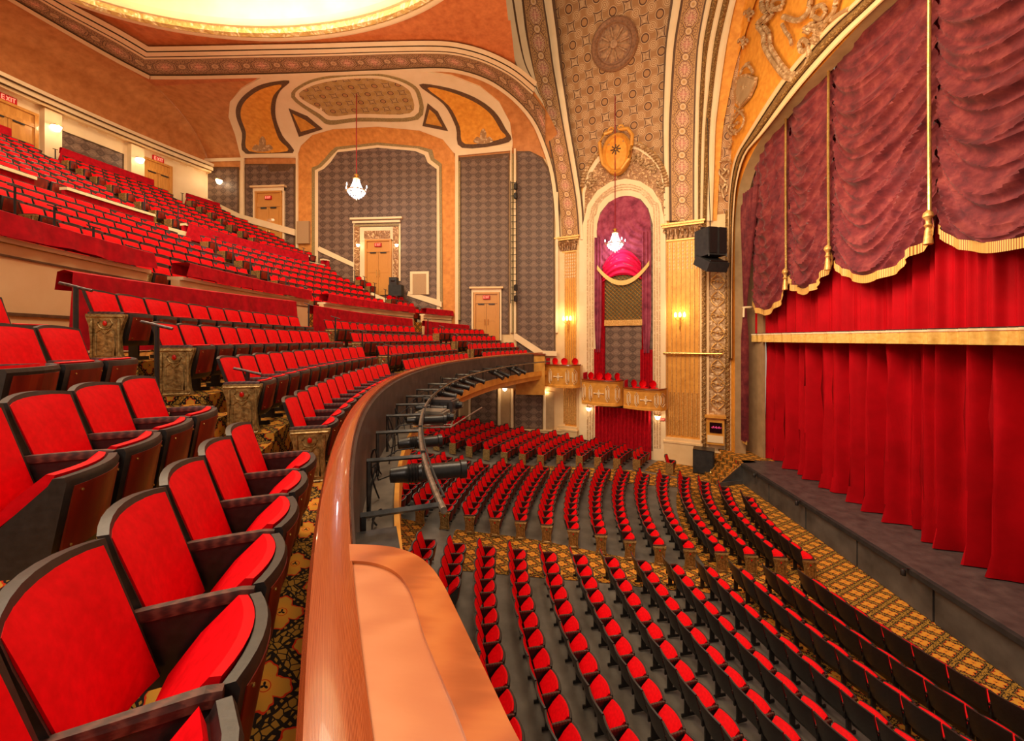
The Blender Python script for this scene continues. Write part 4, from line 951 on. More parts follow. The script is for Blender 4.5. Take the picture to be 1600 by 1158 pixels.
# tied-back leg of the same velvet at the near edge of the opening
t = thing('leg_drape', 'maroon velvet side drape tied at mid height beside the stage opening', 'drape')
m = MB(); P_ = []
zt0 = float(at_x(1158, 482, 10.4)[2])
for i in range(70):
    z = 14.5+(1.75-14.5)*i/69; k_ = .34+.66*min(1, abs(z-zt0)/(4.5 if z > zt0 else 1.6))**.8
    yc_ = 21.36 if z > zt0 else 21.4; w = .62*k_*(1 if z > zt0 else .62)
    if z > zt0: yc_ -= .45*((z-zt0)/6)**1.2; w *= 1+1.5*max(0, (z-zt0)/6)
    P_.append([(10.36+.09*math.sin(j*.95)*k_*1.3-.05, yc_+w*(j/48-.5)*2*.5, z) for j in range(49)])
m.grid(P_); m.build('cloth', [MAROON], t)
m = MB(); m.tube([(10.42+.2*math.cos(a), 21.38+.19*math.sin(a), zt0) for a in np.linspace(0, 2*PI, 17)], .05, 6); m.tube([(10.22, 21.3, zt0), (10.2, 21.3, zt0-.5)], .05, 6); m.build('tie_cord', [CREAM2], t)
m = MB(); m.grid([[(10.30, 21.15+.5*j/12, z) for j in range(13)] for z in (1.6, 1.82)], uvs=[[(j*.4, k) for j in range(13)] for k in (0, 1)]); m.build('fringe', [FRINGE], t)
# ------------------------------------------------------------------ theatre seat (local: faces +x, width along y)
SW = .53
def seat_shapes(lo=False):
    nu, nv = (3, 3) if lo else (9, 7); S = {}
    def back(u, v, ox, gw=0., gt=0.):      # u -1..1, v 0..1
        w = .222+.020*v+gw; z = .40+.47*v+.028*(1-u*u)*v+gt*(1 if v > .99 else 0); x = -.005-.15*v+.05*u*u+ox
        return (x, u*w, z)
    us = [-1+2*i/(nu-1) for i in range(nu)]; vs_ = [j/(nv-1) for j in range(nv)]
    def shell(m, oxf, oxb, gw, gt, puff, mi=0):
        Fm = [[back(u, v, oxf+puff*(1-u**4)*(1-(2*v-1)**4), gw, gt) for u in us] for v in vs_]; Bm = [[back(u, v, oxb, gw, gt) for u in us] for v in vs_]
        m.grid(Fm, mi); m.grid(Bm, mi); m.grid([Fm[0], Bm[0]], mi); m.grid([Fm[-1], Bm[-1]], mi)
        m.grid([[r[0] for r in Fm], [r[0] for r in Bm]], mi); m.grid([[r[-1] for r in Fm], [r[-1] for r in Bm]], mi)
    m = MB(); shell(m, .0, -.02, -.004, -.004, .030); S['backrest'] = m
    m = MB(); shell(m, .0-.002, -.034, .012, .014, 0); S['back_shell'] = m
    # tipped-up seat: wedge with a sloping red top and a steep wooden front, bowed in plan
    ns = 5 if lo else 9; U_ = [-1+2*k/(ns-1) for k in range(ns)]
    def row(u, pr, w, bow): return [(x+bow*(1-u*u)*wt, u*w, z) for x, z, wt in pr]
    def loft(m, pr, w, bow, mi=0, cap=True):
        G = [row(u, pr, w, bow) for u in U_]; m.grid(G, mi, close_u=True)
        if cap:
            for r in (G[0], G[-1]): m.add(r, [tuple(range(len(r)))], mi)
    m = MB(); loft(m, [(.085,.365,0),(.285,.575,.9),(.30,.605,1),(.335,.605,1),(.345,.58,1),(.285,.225,.8),(.26,.195,.8),(.13,.21,0)], .228, .045); S['seat_rim'] = m
    m = MB(); loft(m, [(.075,.37,0),(.07,.405,0),(.16,.52,.4),(.27,.622,.9),(.298,.616,1),(.285,.57,.9)] if not lo else [(.075,.37,0),(.07,.405,0),(.27,.622,.9),(.285,.57,.9)], .205, .045); S['seat_cushion'] = m
    m = MB(); loft(m, [(.335,.560,1),(.357,.558,1),(.309,.262,.83),(.285,.265,.83)], .192, .032)
    if not lo:
        for z, x, wt in ((.53,.353,1), (.29,.315,.84)):
            for y in (-.155, .155): q = (x+.032*(1-(y/.192)**2)*wt, y, z); m.tube([q, (q[0]+.005, q[1], q[2])], .006, 6, 1)
    S['seat_panel'] = m
    def arm(y):
        m = MB(); P_ = []
        for x, z, w in ((-.06,.596,.016),(-.02,.600,.020),(.15,.602,.021),(.27,.600,.021),(.31,.592,.019)): P_.append([(x, y-w, z), (x, y-w*.7, z+.016), (x, y+w*.7, z+.016), (x, y+w, z), (x, y+w, z-.022), (x, y-w, z-.022)])
        if lo: P_ = [P_[0], P_[3], P_[4]]
        m.grid(P_, close_u=True); m.add(P_[-1], [(0,1,2,3,4,5)]); return m
    def stand(y):
        m = MB(); 
        for q, (za, zb_, xa, xb) in enumerate(((.0,.05,-.02,.26),(.05,.34,.04,.15),(.34,.44,-.02,.20),(.44,.585,-.01,.28))): m.prism([(xa, y-.014), (xb, y-.014), (xb, y+.014), (xa, y+.014)], za, zb_)
        return m
    S['armrest'] = arm(SW/2); S['standard'] = stand(SW/2); S['armrest2'] = arm(-SW/2); S['standard2'] = stand(-SW/2)
    return S
SHP = seat_shapes(); LOW = seat_shapes(True)
SMAT = dict(backrest=[RED], back_shell=[RIM], seat_cushion=[RED], seat_rim=[RIM], seat_panel=[SEATW, BRASS], armrest=[ARMW], standard=[BLK], armrest2=[ARMW], standard2=[BLK])
SMESH = {k: v.mesh(k, SMAT[k]) for k, v in SHP.items()}
def endpanel():
    m = MB(); y = -SW/2-.03
    pr = [(.33,.02),(.30,.10),(.285,.30),(.31,.44),(.345,.55),(.345,.585),(-.055,.585),(-.055,.55),(-.02,.44),(-.0,.30),(-.01,.10),(-.04,.02)]
    vs = [(x, y-.028, z) for x, z in pr]+[(x, y+.028, z) for x, z in pr]; n = len(pr)
    m.add(vs, [tuple(range(n)), tuple(range(n, 2*n))[::-1]]+[(i, (i+1) % n, n+(i+1) % n, n+i) for i in range(n)])
    f = y-.03
    m.tube([(.05,f,.36),(.05,f,.08),(.245,f,.08),(.245,f,.36),(.20,f,.40),(.15,f,.35),(.10,f,.40),(.05,f,.36)], .011, 5)
    for x in (.012, .285):
        m.tube([(x,f,.05),(x,f-.004,.25),(x,f-.01,.40),(x,f-.004,.53)], .016, 6, radii=[.014,.010,.020,.014])
    m.tube([(-.04,f,.555),(.33,f,.555)], .014, 6); m.tube([(-.02,f,.03),(.31,f,.03)], .014, 6)
    for sg in (-1, 1): m.tube([(.145+sg*.05,f,.52),(.145+sg*.075,f,.47),(.145+sg*.05,f,.42),(.145,f,.40)], .010, 5)
    return m.mesh('end_panel', [ENDG])
EPM = endpanel()
gm = MB(); gm.lathe([(.002,-.03),(.018,-.02),(.024,0),(.018,.022),(.002,.035)], (.145, -SW/2-.066, .47), 10, sy=.5); GEMM = gm.mesh('gem', [GEM])
def make_seat(name, label, p, rz, group, endn=False, endf=False, gold=True):
    t = thing(name, label, 'theatre chair', p, rz, group)
    def part(k, nm=None):
        o = bpy.data.objects.new(nm or k, SMESH[k]); COL.objects.link(o); o.parent = t; return o
    for k in ('backrest', 'back_shell', 'seat_cushion', 'seat_rim', 'seat_panel', 'armrest', 'standard'): part(k)
    if endn:
        part('armrest2', 'armrest')
        if gold:
            o = bpy.data.objects.new('end_panel', EPM); COL.objects.link(o); o.parent = t; o['label'] = 'carved antique gold aisle panel'
            g = bpy.data.objects.new('gem', GEMM); COL.objects.link(g); g.parent = o
        else: part('standard2', 'standard')
    return t
# ------------------------------------------------------------------ seating plan
seats = []    # (x, y, z, rz, section, row, number, last?, near end?)
def fill(sec, row, r, a0, a1, zfl, gold=True, SW=SW):
    rr_ = r-.15; n = int(math.radians(a1-a0)*rr_/SW+.25)
    if n < 1: return
    da = math.degrees(SW/rr_); 
    for k in range(n):
        a = a0+da*(k+.5); x, y, _ = pol(rr_, a); seats.append((x, y, zfl, -math.radians(a), sec, row, k, n, k == 0 and gold))
OR = [12.95, 13.72, 14.5, 15.3, 16.17]+[17.03+.87*k for k in range(19)]
for i, r in enumerate(OR):
    z = zf(r)
    amx = math.degrees(math.asin(min(.99, 12.55/r)))
    # wall of the boxes
    a_w = 35.6 if r > 16.5 else 0
    a1 = anear(r)
    if 13.0 < r < 40 and r < 24.6: fill('near', i, r, -52+((a1+52) % math.degrees(SW/(r-.15))), a1, z, False)
    if r < 33: fill('middle', i, r, amid(r), afar(r), z)
    if r > 17.5 : fill('side', i, r, aside(r), min(35.9, amx), z)
fill('lone', 0, 16.35, 30.6, 32.4, .02)
BR = [(24.78, 6.40), (25.6, 6.85), (26.45, 7.27), (27.3, 7.68)]
BA = [(-23.85, -21.2), (-22.75, -19.9), (-21.4, -19.0), (-20.5, -18.4)]
for i, (r, zt) in enumerate(BR):
    z = zt-.96; zn = z-(-.02, .09, .10, .2)[i]; amx = math.degrees(math.asin(12.6/r)); e0, s1 = BA[i]
    da = math.degrees(.495/(r-.15)); n = int((e0+33)/da); fill('bal_near', i, r, e0-n*da, e0+.01, zn, False, .495)
    fill('bal_front', i, r, s1, -4.3, z); fill('bal_centre', i, r, -1.9, [14.9, 13.6, 13.3, 13.1][i], z); fill('bal_far', i, r, [17.8, 17.6, 17.2, 16.2][i], amx, z)
UP = [(30.45+.84*j, 8.9+.445*j) for j in range(7)]; UP2 = [(37.9+.84*j, 12.8+.445*j) for j in range(8)]
for j, (r, zt) in enumerate(UP):
    h = math.degrees(.55/r); amx = math.degrees(math.asin(12.5/r)); c = (-9.0, 4.4, 19.2); z = zt-.9
    for s_, a, b in (('up_a', -15, c[0]-h), ('up_b', c[0]+h, c[1]-h), ('up_c', c[1]+h, c[2]-h), ('up_d', c[2]+h, amx)): fill(s_, j, r, a, b, z)
for j, (r, zt) in enumerate(UP2):
    h = math.degrees(.55/r); amx = math.degrees(math.asin(12.4/r)); c = (5.1, 12.7); z = zt-.9
    for s_, a, b in (('top_a', -8, c[0]-h), ('top_b', c[0]+h, c[1]-h), ('top_c', c[1]+h, amx)): fill(s_, j, r, a, b, z)
# keep the seats the place can show from here: in view and not under the balcony front
vis = []
for S_ in seats:
    q = np.array([S_[0], S_[1], S_[2]+.8]); u, v, d = proj(q)
    if S_[4] in ('side', 'middle') and (q[:2]-PB)@PN < 1.0: continue
    if abs(S_[0]+10.0) < 1.1 and S_[1] > 23.6 and S_[2] > 9: continue
    if d < .35 or u < -140 or u > 1720 or v < -60 or v > 1290: continue
    if S_[4] in ('near', 'middle', 'side', 'lone'):
        hid = False
        for zz in (6.15, 5.6, 5.0):
            t_ = (EZ-zz)/(EZ-q[2]); pnt = q[:2]*t_
            if math.hypot(pnt[0]-CX, pnt[1]-CY) > (24.1 if zz > 6 else 24.05 if zz > 5.2 else 23.72): hid = True
        # the counter in front of the camera
        t_ = (EZ-6.15)/(EZ-q[2]); pnt = q[:2]*t_
        if pnt[1] < 1.4 and pnt[0] < -.26+(1.2-pnt[1])*.28: hid = True
        if hid: continue
    vis.append((d, S_))
infr = [(d, S_) for d, S_ in vis if -20 < proj(np.array(S_[:3])+np.array([0, 0, .6]))[0] < 1620 and proj(np.array(S_[:3])+np.array([0, 0, .8]))[1] < 1150]
infr.sort(key=lambda t: t[0]); chosen = set(id(S_) for d, S_ in infr[:300])
SECN = {'near': 'near block', 'middle': 'middle block', 'side': 'far side block', 'bal_near': 'block nearest camera', 'bal_front': 'first block past stairs', 'bal_centre': 'central block', 'bal_far': 'far block',
        'up_a': 'leftmost block', 'up_b': 'second block', 'up_c': 'third block', 'up_d': 'farthest block', 'top_a': 'leftmost block', 'top_b': 'middle block', 'top_c': 'farthest block'}
nm_ = 0; low = []
LOWALL = [(k, LOW[k]) for k in ('backrest', 'back_shell', 'seat_cushion', 'seat_rim', 'seat_panel', 'armrest', 'standard')]
for d, S_ in vis:
    x, y, z, rz, sec, row, k, n, gold = S_
    if id(S_) in chosen:
        if sec == 'lone': lab = 'single red chair alone on the carpet by the box wall'
        else:
            pos = ('%s from far aisle' % ordn[min(n-1-k, 39)]) if sec in ('near', 'bal_near') else ('%s from near aisle' % ordn[min(k, 39)])
            if sec in ('near', 'middle', 'side'): lab = 'red stalls chair, %s, %s row from stage, %s' % (pos, ordn[row], SECN[sec])
            elif sec[:3] == 'bal': lab = 'red balcony chair, %s, %s row above rail, %s' % (pos, ordn[row], SECN[sec])
            else: lab = 'red upper balcony chair, %s, %s row, %s' % (pos, ordn[row], SECN[sec])
        grp = {'near': 'seats of the near stalls block', 'middle': 'seats of the middle stalls block', 'side': 'seats of the far stalls block', 'lone': 'seats by the box wall', 'bal_near': 'seats of the near balcony block', 'bal_front': 'seats of the first balcony block beyond the stairs', 'bal_centre': 'seats of the central balcony block', 'bal_far': 'seats of the far balcony block'}.get(sec, 'seats of the upper balcony')
        make_seat('theatre_chair', lab, (x, y, z), rz, grp, endn=(gold or k == 0), gold=gold).scale = (1, .93 if sec == 'bal_near' else 1, 1)
    else: low.append(S_)
# every further seat goes into one mesh
V_ = []; Fc = []; Mi = []; off_ = 0; SLOT = {'backrest': 0, 'seat_cushion': 0, 'back_shell': 1, 'seat_rim': 1, 'seat_panel': 2, 'armrest': 3, 'standard': 4}
base_v = []; base_f = []; base_m = []
for k, mb_ in LOWALL:
    o = len(base_v); base_v += mb_.v; base_f += [tuple(i+o for i in f) for f in mb_.f]; base_m += [SLOT[k]]*len(mb_.f)
ep_v = [(-.05,-.325,.02),(.33,-.325,.02),(.33,-.325,.58),(-.05,-.325,.58),(-.05,-.27,.02),(.33,-.27,.02),(.33,-.27,.58),(-.05,-.27,.58)]; ep_f = [(0,1,2,3),(4,7,6,5),(0,4,5,1),(1,5,6,2),(2,6,7,3),(3,7,4,0)]
bv = np.array(base_v)
for x, y, z, rz, sec, row, k, n, gold in low:
    c, s_ = math.cos(rz), math.sin(rz); vv = bv.copy(); fs = base_f; ms = base_m
    if gold: vv = np.vstack([bv, np.array(ep_v)]); fs = base_f+[tuple(i+len(base_v) for i in f) for f in ep_f]; ms = base_m+[5]*6
    W = np.stack([x+vv[:, 0]*c-vv[:, 1]*s_, y+vv[:, 0]*s_+vv[:, 1]*c, z+vv[:, 2]], 1)
    V_.append(W); Fc += [tuple(i+off_ for i in f) for f in fs]; Mi += ms; off_ += len(W)
me = bpy.data.meshes.new('theatre_seats'); me.from_pydata(np.vstack(V_).tolist(), [], Fc)
for mt in (RED, RIM, SEATW, ARMW, BLK, ENDG): me.materials.append(mt)
me.polygons.foreach_set('material_index', Mi); me.update()
o = bpy.data.objects.new('theatre_chairs', me); COL.objects.link(o)
tag(o, 'red theatre seats filling the far stalls and the steep upper balcony', 'theatre seats', kind='stuff')
print('SEATS', len(seats), 'visible', len(vis), 'single', min(300, len(infr)), 'stuff', len(low))
# ------------------------------------------------------------------ balcony
def sector(m, r0, r1, a0, a1, z0, z1, mi=0, na=40, top=True, ends=True):
    A = np.linspace(a0, a1, na); U = lambda r, a: (r*math.radians(a)+50, r)
    m.grid([[pol(r0, a, z1), pol(r1, a, z1)] for a in A], mi, uvs=[[U(r0, a), U(r1, a)] for a in A])
    m.grid([[pol(r0, a, z0), pol(r0, a, z1)] for a in A], mi, uvs=[[(r0*math.radians(a)+50, r0-(z1-z0)), U(r0, a)] for a in A])
    m.grid([[pol(r1, a, z0), pol(r1, a, z1)] for a in A], mi, uvs=[[(r1*math.radians(a)+50, r1+(z1-z0)), U(r1, a)] for a in A])
    for a in (a0, a1):
        m.add([pol(r0, a, z0), pol(r1, a, z0), pol(r1, a, z1), pol(r0, a, z1)], [(0,1,2,3)], mi, [(50, r0), (50, r1), (50+z1-z0, r1), (50+z1-z0, r0)])
am = lambda r: math.degrees(math.asin(min(.9999, (YW-CY-.02)/r)))
m = MB(); edges = [24.02, 24.98, 25.83, 26.68, 29.3]
for i in range(4): sector(m, edges[i], edges[i+1], BA[i][1]-.1, am(edges[i+1]), 4.4, BR[i][1]-.96); sector(m, edges[i], edges[i+1], -48, BA[i][1]-.1, 4.4, BR[i][1]-.96-(-.02, .09, .10, .2)[i])
for i in range(3):      # intermediate stairs in the aisles
    zl, zu = BR[i][1]-.96, BR[i+1][1]-.96
    for a0, a1 in ((BA[i][0]+.15, BA[i+1][1]-.1), (-4.2, -2.0), (15.1 if i == 0 else 13.8, 17.5)):
        sector(m, edges[i+1]-.30, edges[i+1]-.002, a0, a1, zl, (zl+zu)/2, na=6)
struct(m, 'floor_3', [CARPUV])
m = MB(); prev = 29.4
for j, (r, zt) in enumerate(UP): sector(m, prev+.01, r+.22, -30, am(r+.22), 6.5, zt-.9); prev = r+.22
sector(m, prev+.01, 37.0, -30, am(37.0), 8, UP[-1][1]-.8); prev = 37.1
for j, (r, zt) in enumerate(UP2): sector(m, prev+.01, r+.22, -25, am(r+.22), 10, zt-.9); prev = r+.22
sector(m, prev+.01, 45.6, -25, am(45.6), 12, UP2[-1][1]-.85); struct(m, 'floor_4', [CARPUV])
# cream parapet in front of the upper tier, with stair openings
def arcwall(m, r0, r1, a0, a1, z0, z1, mi=0, na=None): sector(m, r0, r1, a0, a1, z0, z1, mi, na or max(3, int((a1-a0)*1.5)))
OP = [(-9.9, -8.1), (3.0, 4.8), (18.6, 20.4)]
m = MB(); segs = [(-30, OP[0][0]), (OP[0][1], OP[1][0]), (OP[1][1], OP[2][0]), (OP[2][1], am(29.4)-.1)]
for a0, a1 in segs:
    arcwall(m, 29.3, 29.5, a0, a1, 6.7, 8.42); arcwall(m, 29.22, 29.58, a0, a1, 8.42, 8.50, 1); arcwall(m, 29.26, 29.3, a0+.3, a1-.3, 7.35, 7.40, 2); arcwall(m, 29.27, 29.3, a0, a1, 8.22, 8.25, 2); arcwall(m, 29.24, 29.3, a0, a1, 6.75, 7.0, 1)
struct(m, 'wall_balcony', [CREAM, CREAM2, LINE])
m = MB()
for a0, a1 in ((-25, -1.9), (-.6, 4.2), (6.2, 17.7), (19.3, am(37)-.2)):
    arcwall(m, 37.0, 37.12, a0, a1, 10.5, 12.22); arcwall(m, 36.9, 37.2, a0, a1, 12.22, 12.32, 1)
for a0, a1, r in ((3.9, 6.4, 36.95), (17.3, 19.6, 36.95)): arcwall(m, r, r+.15, a0, a1, 10.5, 11.95, 1)
struct(m, 'wall_upper_balcony', [RED_D, CREAM2])
# velvet covers over the parapets and the drapes behind the front block
def cloth(name, label, r, a0, a1, z0, z1, amp=.04, fr=2.6, mat=RED_D, over=.0, grp=None, tk=None):
    m = MB(); L = r*math.radians(a1-a0); n = max(12, int(L*fr*5)); P_ = []; ZT = lambda t: z1 if not isinstance(z1, tuple) else z1[0]+(z1[1]-z1[0])*t
    for zi in range(5):
        v = zi/4; k_ = (1-.75*v)
        P_.append([pol(r-.06-amp*k_*(1+math.sin(2*PI*fr*(j/n)*L/ .9+math.sin(j*.37)))-.02*k_, a0+(a1-a0)*j/n-(.35*(1-v) if j == 0 else 0), z0+(ZT(j/n)-z0)*v+(.02*math.sin(j*.5) if zi == 0 else 0)) for j in range(n+1)])
    P_.append([pol(r+.02, a0+(a1-a0)*j/n, ZT(j/n)+.03) for j in range(n+1)]); P_.append([pol(r+over, a0+(a1-a0)*j/n, ZT(j/n)) for j in range(n+1)])
    if over: P_.append([pol(r+over+.03, a0+(a1-a0)*j/n, ZT(j/n)-.25) for j in range(n+1)])
    m.grid(P_); return tag(m.build(name, [mat]), label, 'drape', grp)
cov = ['left-hand', 'second', 'third', 'last and farthest']
for k, (a0, a1) in enumerate(segs):
    cloth('parapet_cover', 'crimson velvet cover over the cream balcony parapet, %s length before the upper seats' % cov[k], 29.2, max(a0, -18)+(.2 if k else 0), a1-.1, 8.50, 8.84, .035, 1.4, over=.35, grp='velvet covers on the parapet')
for k, (a0, a1) in enumerate(((-16.6, -2.6), (-.6, 14.6), (17.0, am(28)-1.2))):
    cloth('velvet_drape', 'crimson velvet drape hung behind the top row of the %s balcony block' % ['first', 'central', 'far'][k], 28.05, a0, a1, BR[3][1]-.85, [(7.93, 8.16), (8.12, 8.03), (7.98, 7.88)][k], .06, 1.6, over=.1, grp='drapes behind the balcony rows')
for k, (a0, a1, r, z0, z1) in enumerate(((-15, -2, 44.3, 15.4, 16.45), (-.5, 3.9, 44.3, 15.4, 16.45), (6.2, 11.5, 44.3, 15.4, 16.45), (13.9, am(44.3)-.4, 44.3, 15.3, 16.3), (6.3, 17.4, 36.85, 11.55, 12.3), (19.6, am(37)-.5, 36.85, 11.4, 12.2))):
    cloth('velvet_drape', ['crimson drape along the top row left of the rear doors', 'crimson drape along the top row before the leftmost rear doors', 'crimson drape along the top row under the wallpapered rear panel', 'crimson drape in the far rear corner of the balcony', 'crimson drape on the middle cross rail of the upper balcony', 'short crimson drape near the far side door'][k], r, a0, a1, z0, z1, .03, 1.4, over=.1, grp='drapes in the upper balcony')
# sloping side parapet by the far wall
m = MB()
for (ra, za, rb, zb_, aa) in ((30.2, 8.5, 36.2, 11.3, 24.2),):
    A = np.array(pol(ra, am(ra)-2.3, za)); B2 = np.array(pol(rb, am(rb)-2.3, zb_)); d = (B2-A)
    for off2, mi in ((0, 0),): m.add([A+(0,0,-1.4), B2+(0,0,-1.4), B2, A, A+(0,.2,-1.4), B2+(0,.2,-1.4), B2+(0,.2,0), A+(0,.2,0)], [(0,1,2,3),(4,5,6,7),(3,2,6,7),(0,3,7,4)], 0)
trim(m, [CREAM2])
# balcony front: mahogany cap rail, dark fascia, equipment ledge, cream lip and soffit
t = thing('balcony_rail', 'curved polished mahogany cap rail sweeping round the balcony front', 'balcony rail')
m = MB(); A = np.linspace(-46, 32.2, 220); P_ = []; U_ = []
prof = [(24.125, 6.085), (24.135, 6.12), (24.12, 6.148), (24.08, 6.158), (24.02, 6.158), (23.985, 6.148), (23.975, 6.12), (23.985, 6.085), (24.125, 6.085)]
for a in A: P_.append([pol(r, a, z) for r, z in prof]); U_.append([(r*8, math.radians(a)*24*1.2+40) for r, z in prof])
m.grid(P_, uvs=U_); m.build('cap', [RAILW], t)
m = MB(); m.grid([[pol(r, a, z) for r, z in ((24.10, 6.09), (24.10, 5.40))] for a in A]); m.build('audience_side', [COUNTB], t)
m = MB(); m.grid([[pol(r, a, z) for r, z in ((23.995, 6.09), (23.96, 6.06), (23.975, 5.98), (23.975, 4.95))] for a in A]); m.build('dark_fascia', [STAGEF], t)
m = MB()
m.grid([[pol(23.98, a, 4.95), pol(23.62, a, 4.95)] for a in A], 0); m.grid([[pol(r, a, z) for r, z in ((23.62, 4.93), (23.62, 5.03), (23.56, 5.03), (23.54, 4.75), (23.6, 4.68), (23.64, 4.5))] for a in A], 1)
m.grid([[pol(23.64, a, 4.5), pol(26.0, a, 4.42), pol(33, a, 5.0)] for a in A], 2)
trim(m, [mott('ledge_grey', (.09,.075,.06), (.20,.17,.135), 3, .6), GOLDP, CREAM])
# counter in front of the camera, its top is flat with the rail
t = thing('rail_counter', 'rounded wooden counter top with a sunken panel joined to the balcony rail', 'counter')
zc_ = 6.150
outer = [(537,850),(575,851),(615,855),(648,866),(672,884),(692,912),(715,958),(740,1010),(768,1068),(800,1135),(835,1200)]
inner = [(539,876),(575,878),(604,886),(625,900),(640,922),(650,950),(662,990),(680,1035),(694,1068),(716,1120),(745,1200)]
O_ = [tuple(at_z(x, y, zc_)) for x, y in smooth_path(outer, 4)]; I_ = [tuple(at_z(x, y, zc_)) for x, y in smooth_path(inner, 4)]
m = MB(); m.grid([I_, O_]); m.grid([O_, [(x+.004, y, z-.02) for x, y, z in O_], [(x, y, z-.05) for x, y, z in O_]]); m.grid([I_, [(x, y, z-.014) for x, y, z in I_]])
m.build('border', [COUNTB], t)
m = MB(); n = len(I_); edge = []
for x, y, z in I_:
    a = math.degrees(math.atan2(y-CY, CX-x)); edge.append(pol(23.985, a, zc_-.012) if True else None)
base = [pol(23.995, -33.5+ (math.degrees(math.atan2(I_[0][1]-CY, CX-I_[0][0]))+33.5)*(1-i/(n-1)), zc_-.012) for i in range(n)]
m.grid([[(x, y, z-.012) for x, y, z in I_], base]); m.build('panel', [COUNTW], t)
m = MB(); m.grid([[(x-.01, y-.01, z-.05) for x, y, z in O_], [(x-.01, y-.01, 4.6) for x, y, z in O_]]); m.build('skirt', [DRK], t)
# far end of the front: cream box ending at the side wall
m = MB()
m.prism([(-1.75, 24.7), (.05, 24.7), (.05, 25.88), (-1.75, 25.88)], 3.55, 6.05, 0); m.prism([(-3.9, 24.95), (-1.75, 24.95), (-1.75, 25.85), (-3.9, 25.85)], 3.9, 4.5, 1)
m.prism([(-1.8, 24.62), (.1, 24.62), (.1, 25.89), (-1.8, 25.89)], 6.0, 6.1, 2)
trim(m, [GOLDP, CREAM, RAILW])
# ------------------------------------------------------------------ rear wall of the balcony
BW = 45.4
m = MB(); arcwall(m, BW, BW+.1, -25, am(BW), 13.5, 18.85, 0, 40); struct(m, 'wall_rear', [CREAM2])
m = MB()
arcwall(m, BW-.75, BW, -25, am(BW)-.2, 18.52, 18.74, 0, 40); arcwall(m, BW-.95, BW, -25, am(BW)-.3, 18.74, 18.92, 0, 40); arcwall(m, BW-.55, BW, -25, am(BW)-.2, 18.40, 18.52, 1, 40)
for a in (6.4, 11.1): arcwall(m, BW-.35, BW, a-.42, a+.42, 14.8, 18.4, 0, 3)
trim(m, [CREAM2, CREAM])
m = MB()
for a0, a1 in ((7.0, 10.4), (-4.5, .2)): 
    P_ = [[pol(BW-.04, a, z) for a in np.linspace(a0, a1, 12)] for z in (15.2, 17.72)]
    m.grid(P_, 0, uvs=[[(math.radians(a)*BW+40, z) for a in np.linspace(a0, a1, 12)] for z in (15.2, 17.72)]); m.tube([pol(BW-.05, a0, 15.2), pol(BW-.05, a0, 17.72), pol(BW-.05, (a0+a1)/2, 17.72), pol(BW-.05, a1, 17.72), pol(BW-.05, a1, 15.2)], .04, 5, 1)
trim(m, [WALLP, LINE])
def exit_sign(t, R_, c, w=.46):
    """red sign box with the word EXIT, R_ = 3x3 axes (x right, y up, z towards the viewer)"""
    m = MB(); X, Y, Z = [np.array(v) for v in R_]; c = np.array(c)
    P = lambda a, b, d: tuple(c+X*a+Y*b+Z*d)
    h = w*.27; vs = [P(sx*w/2, sy*h, d) for d in (0, .08) for sx, sy in ((-1,-1),(1,-1),(1,1),(-1,1))]
    m.add(vs, [(0,3,2,1),(4,5,6,7),(0,1,5,4),(1,2,6,5),(2,3,7,6),(3,0,4,7)]); sg = m.build('exit_sign', [EXITR], t)
    m = MB(); s_ = w/4.4; hh = h*.6
    def st(a, b, w_=.018): m.tube([P(a[0], a[1], .085), P(b[0], b[1], .085)], w_*w/.46, 4)
    x0 = -1.6*s_
    st((x0, -hh), (x0, hh)); 
    for y in (-hh, 0, hh): st((x0, y), (x0+.7*s_, y))
    x1 = x0+1.15*s_; st((x1, -hh), (x1+.75*s_, hh)); st((x1, hh), (x1+.75*s_, -hh)); x2 = x1+1.15*s_; st((x2, -hh), (x2, hh)); x3 = x2+.3*s_; st((x3, hh), (x3+.8*s_, hh)); st((x3+.4*s_, hh), (x3+.4*s_, -hh))
    m.build('letters', [EXITT], sg)
_dn = [0]
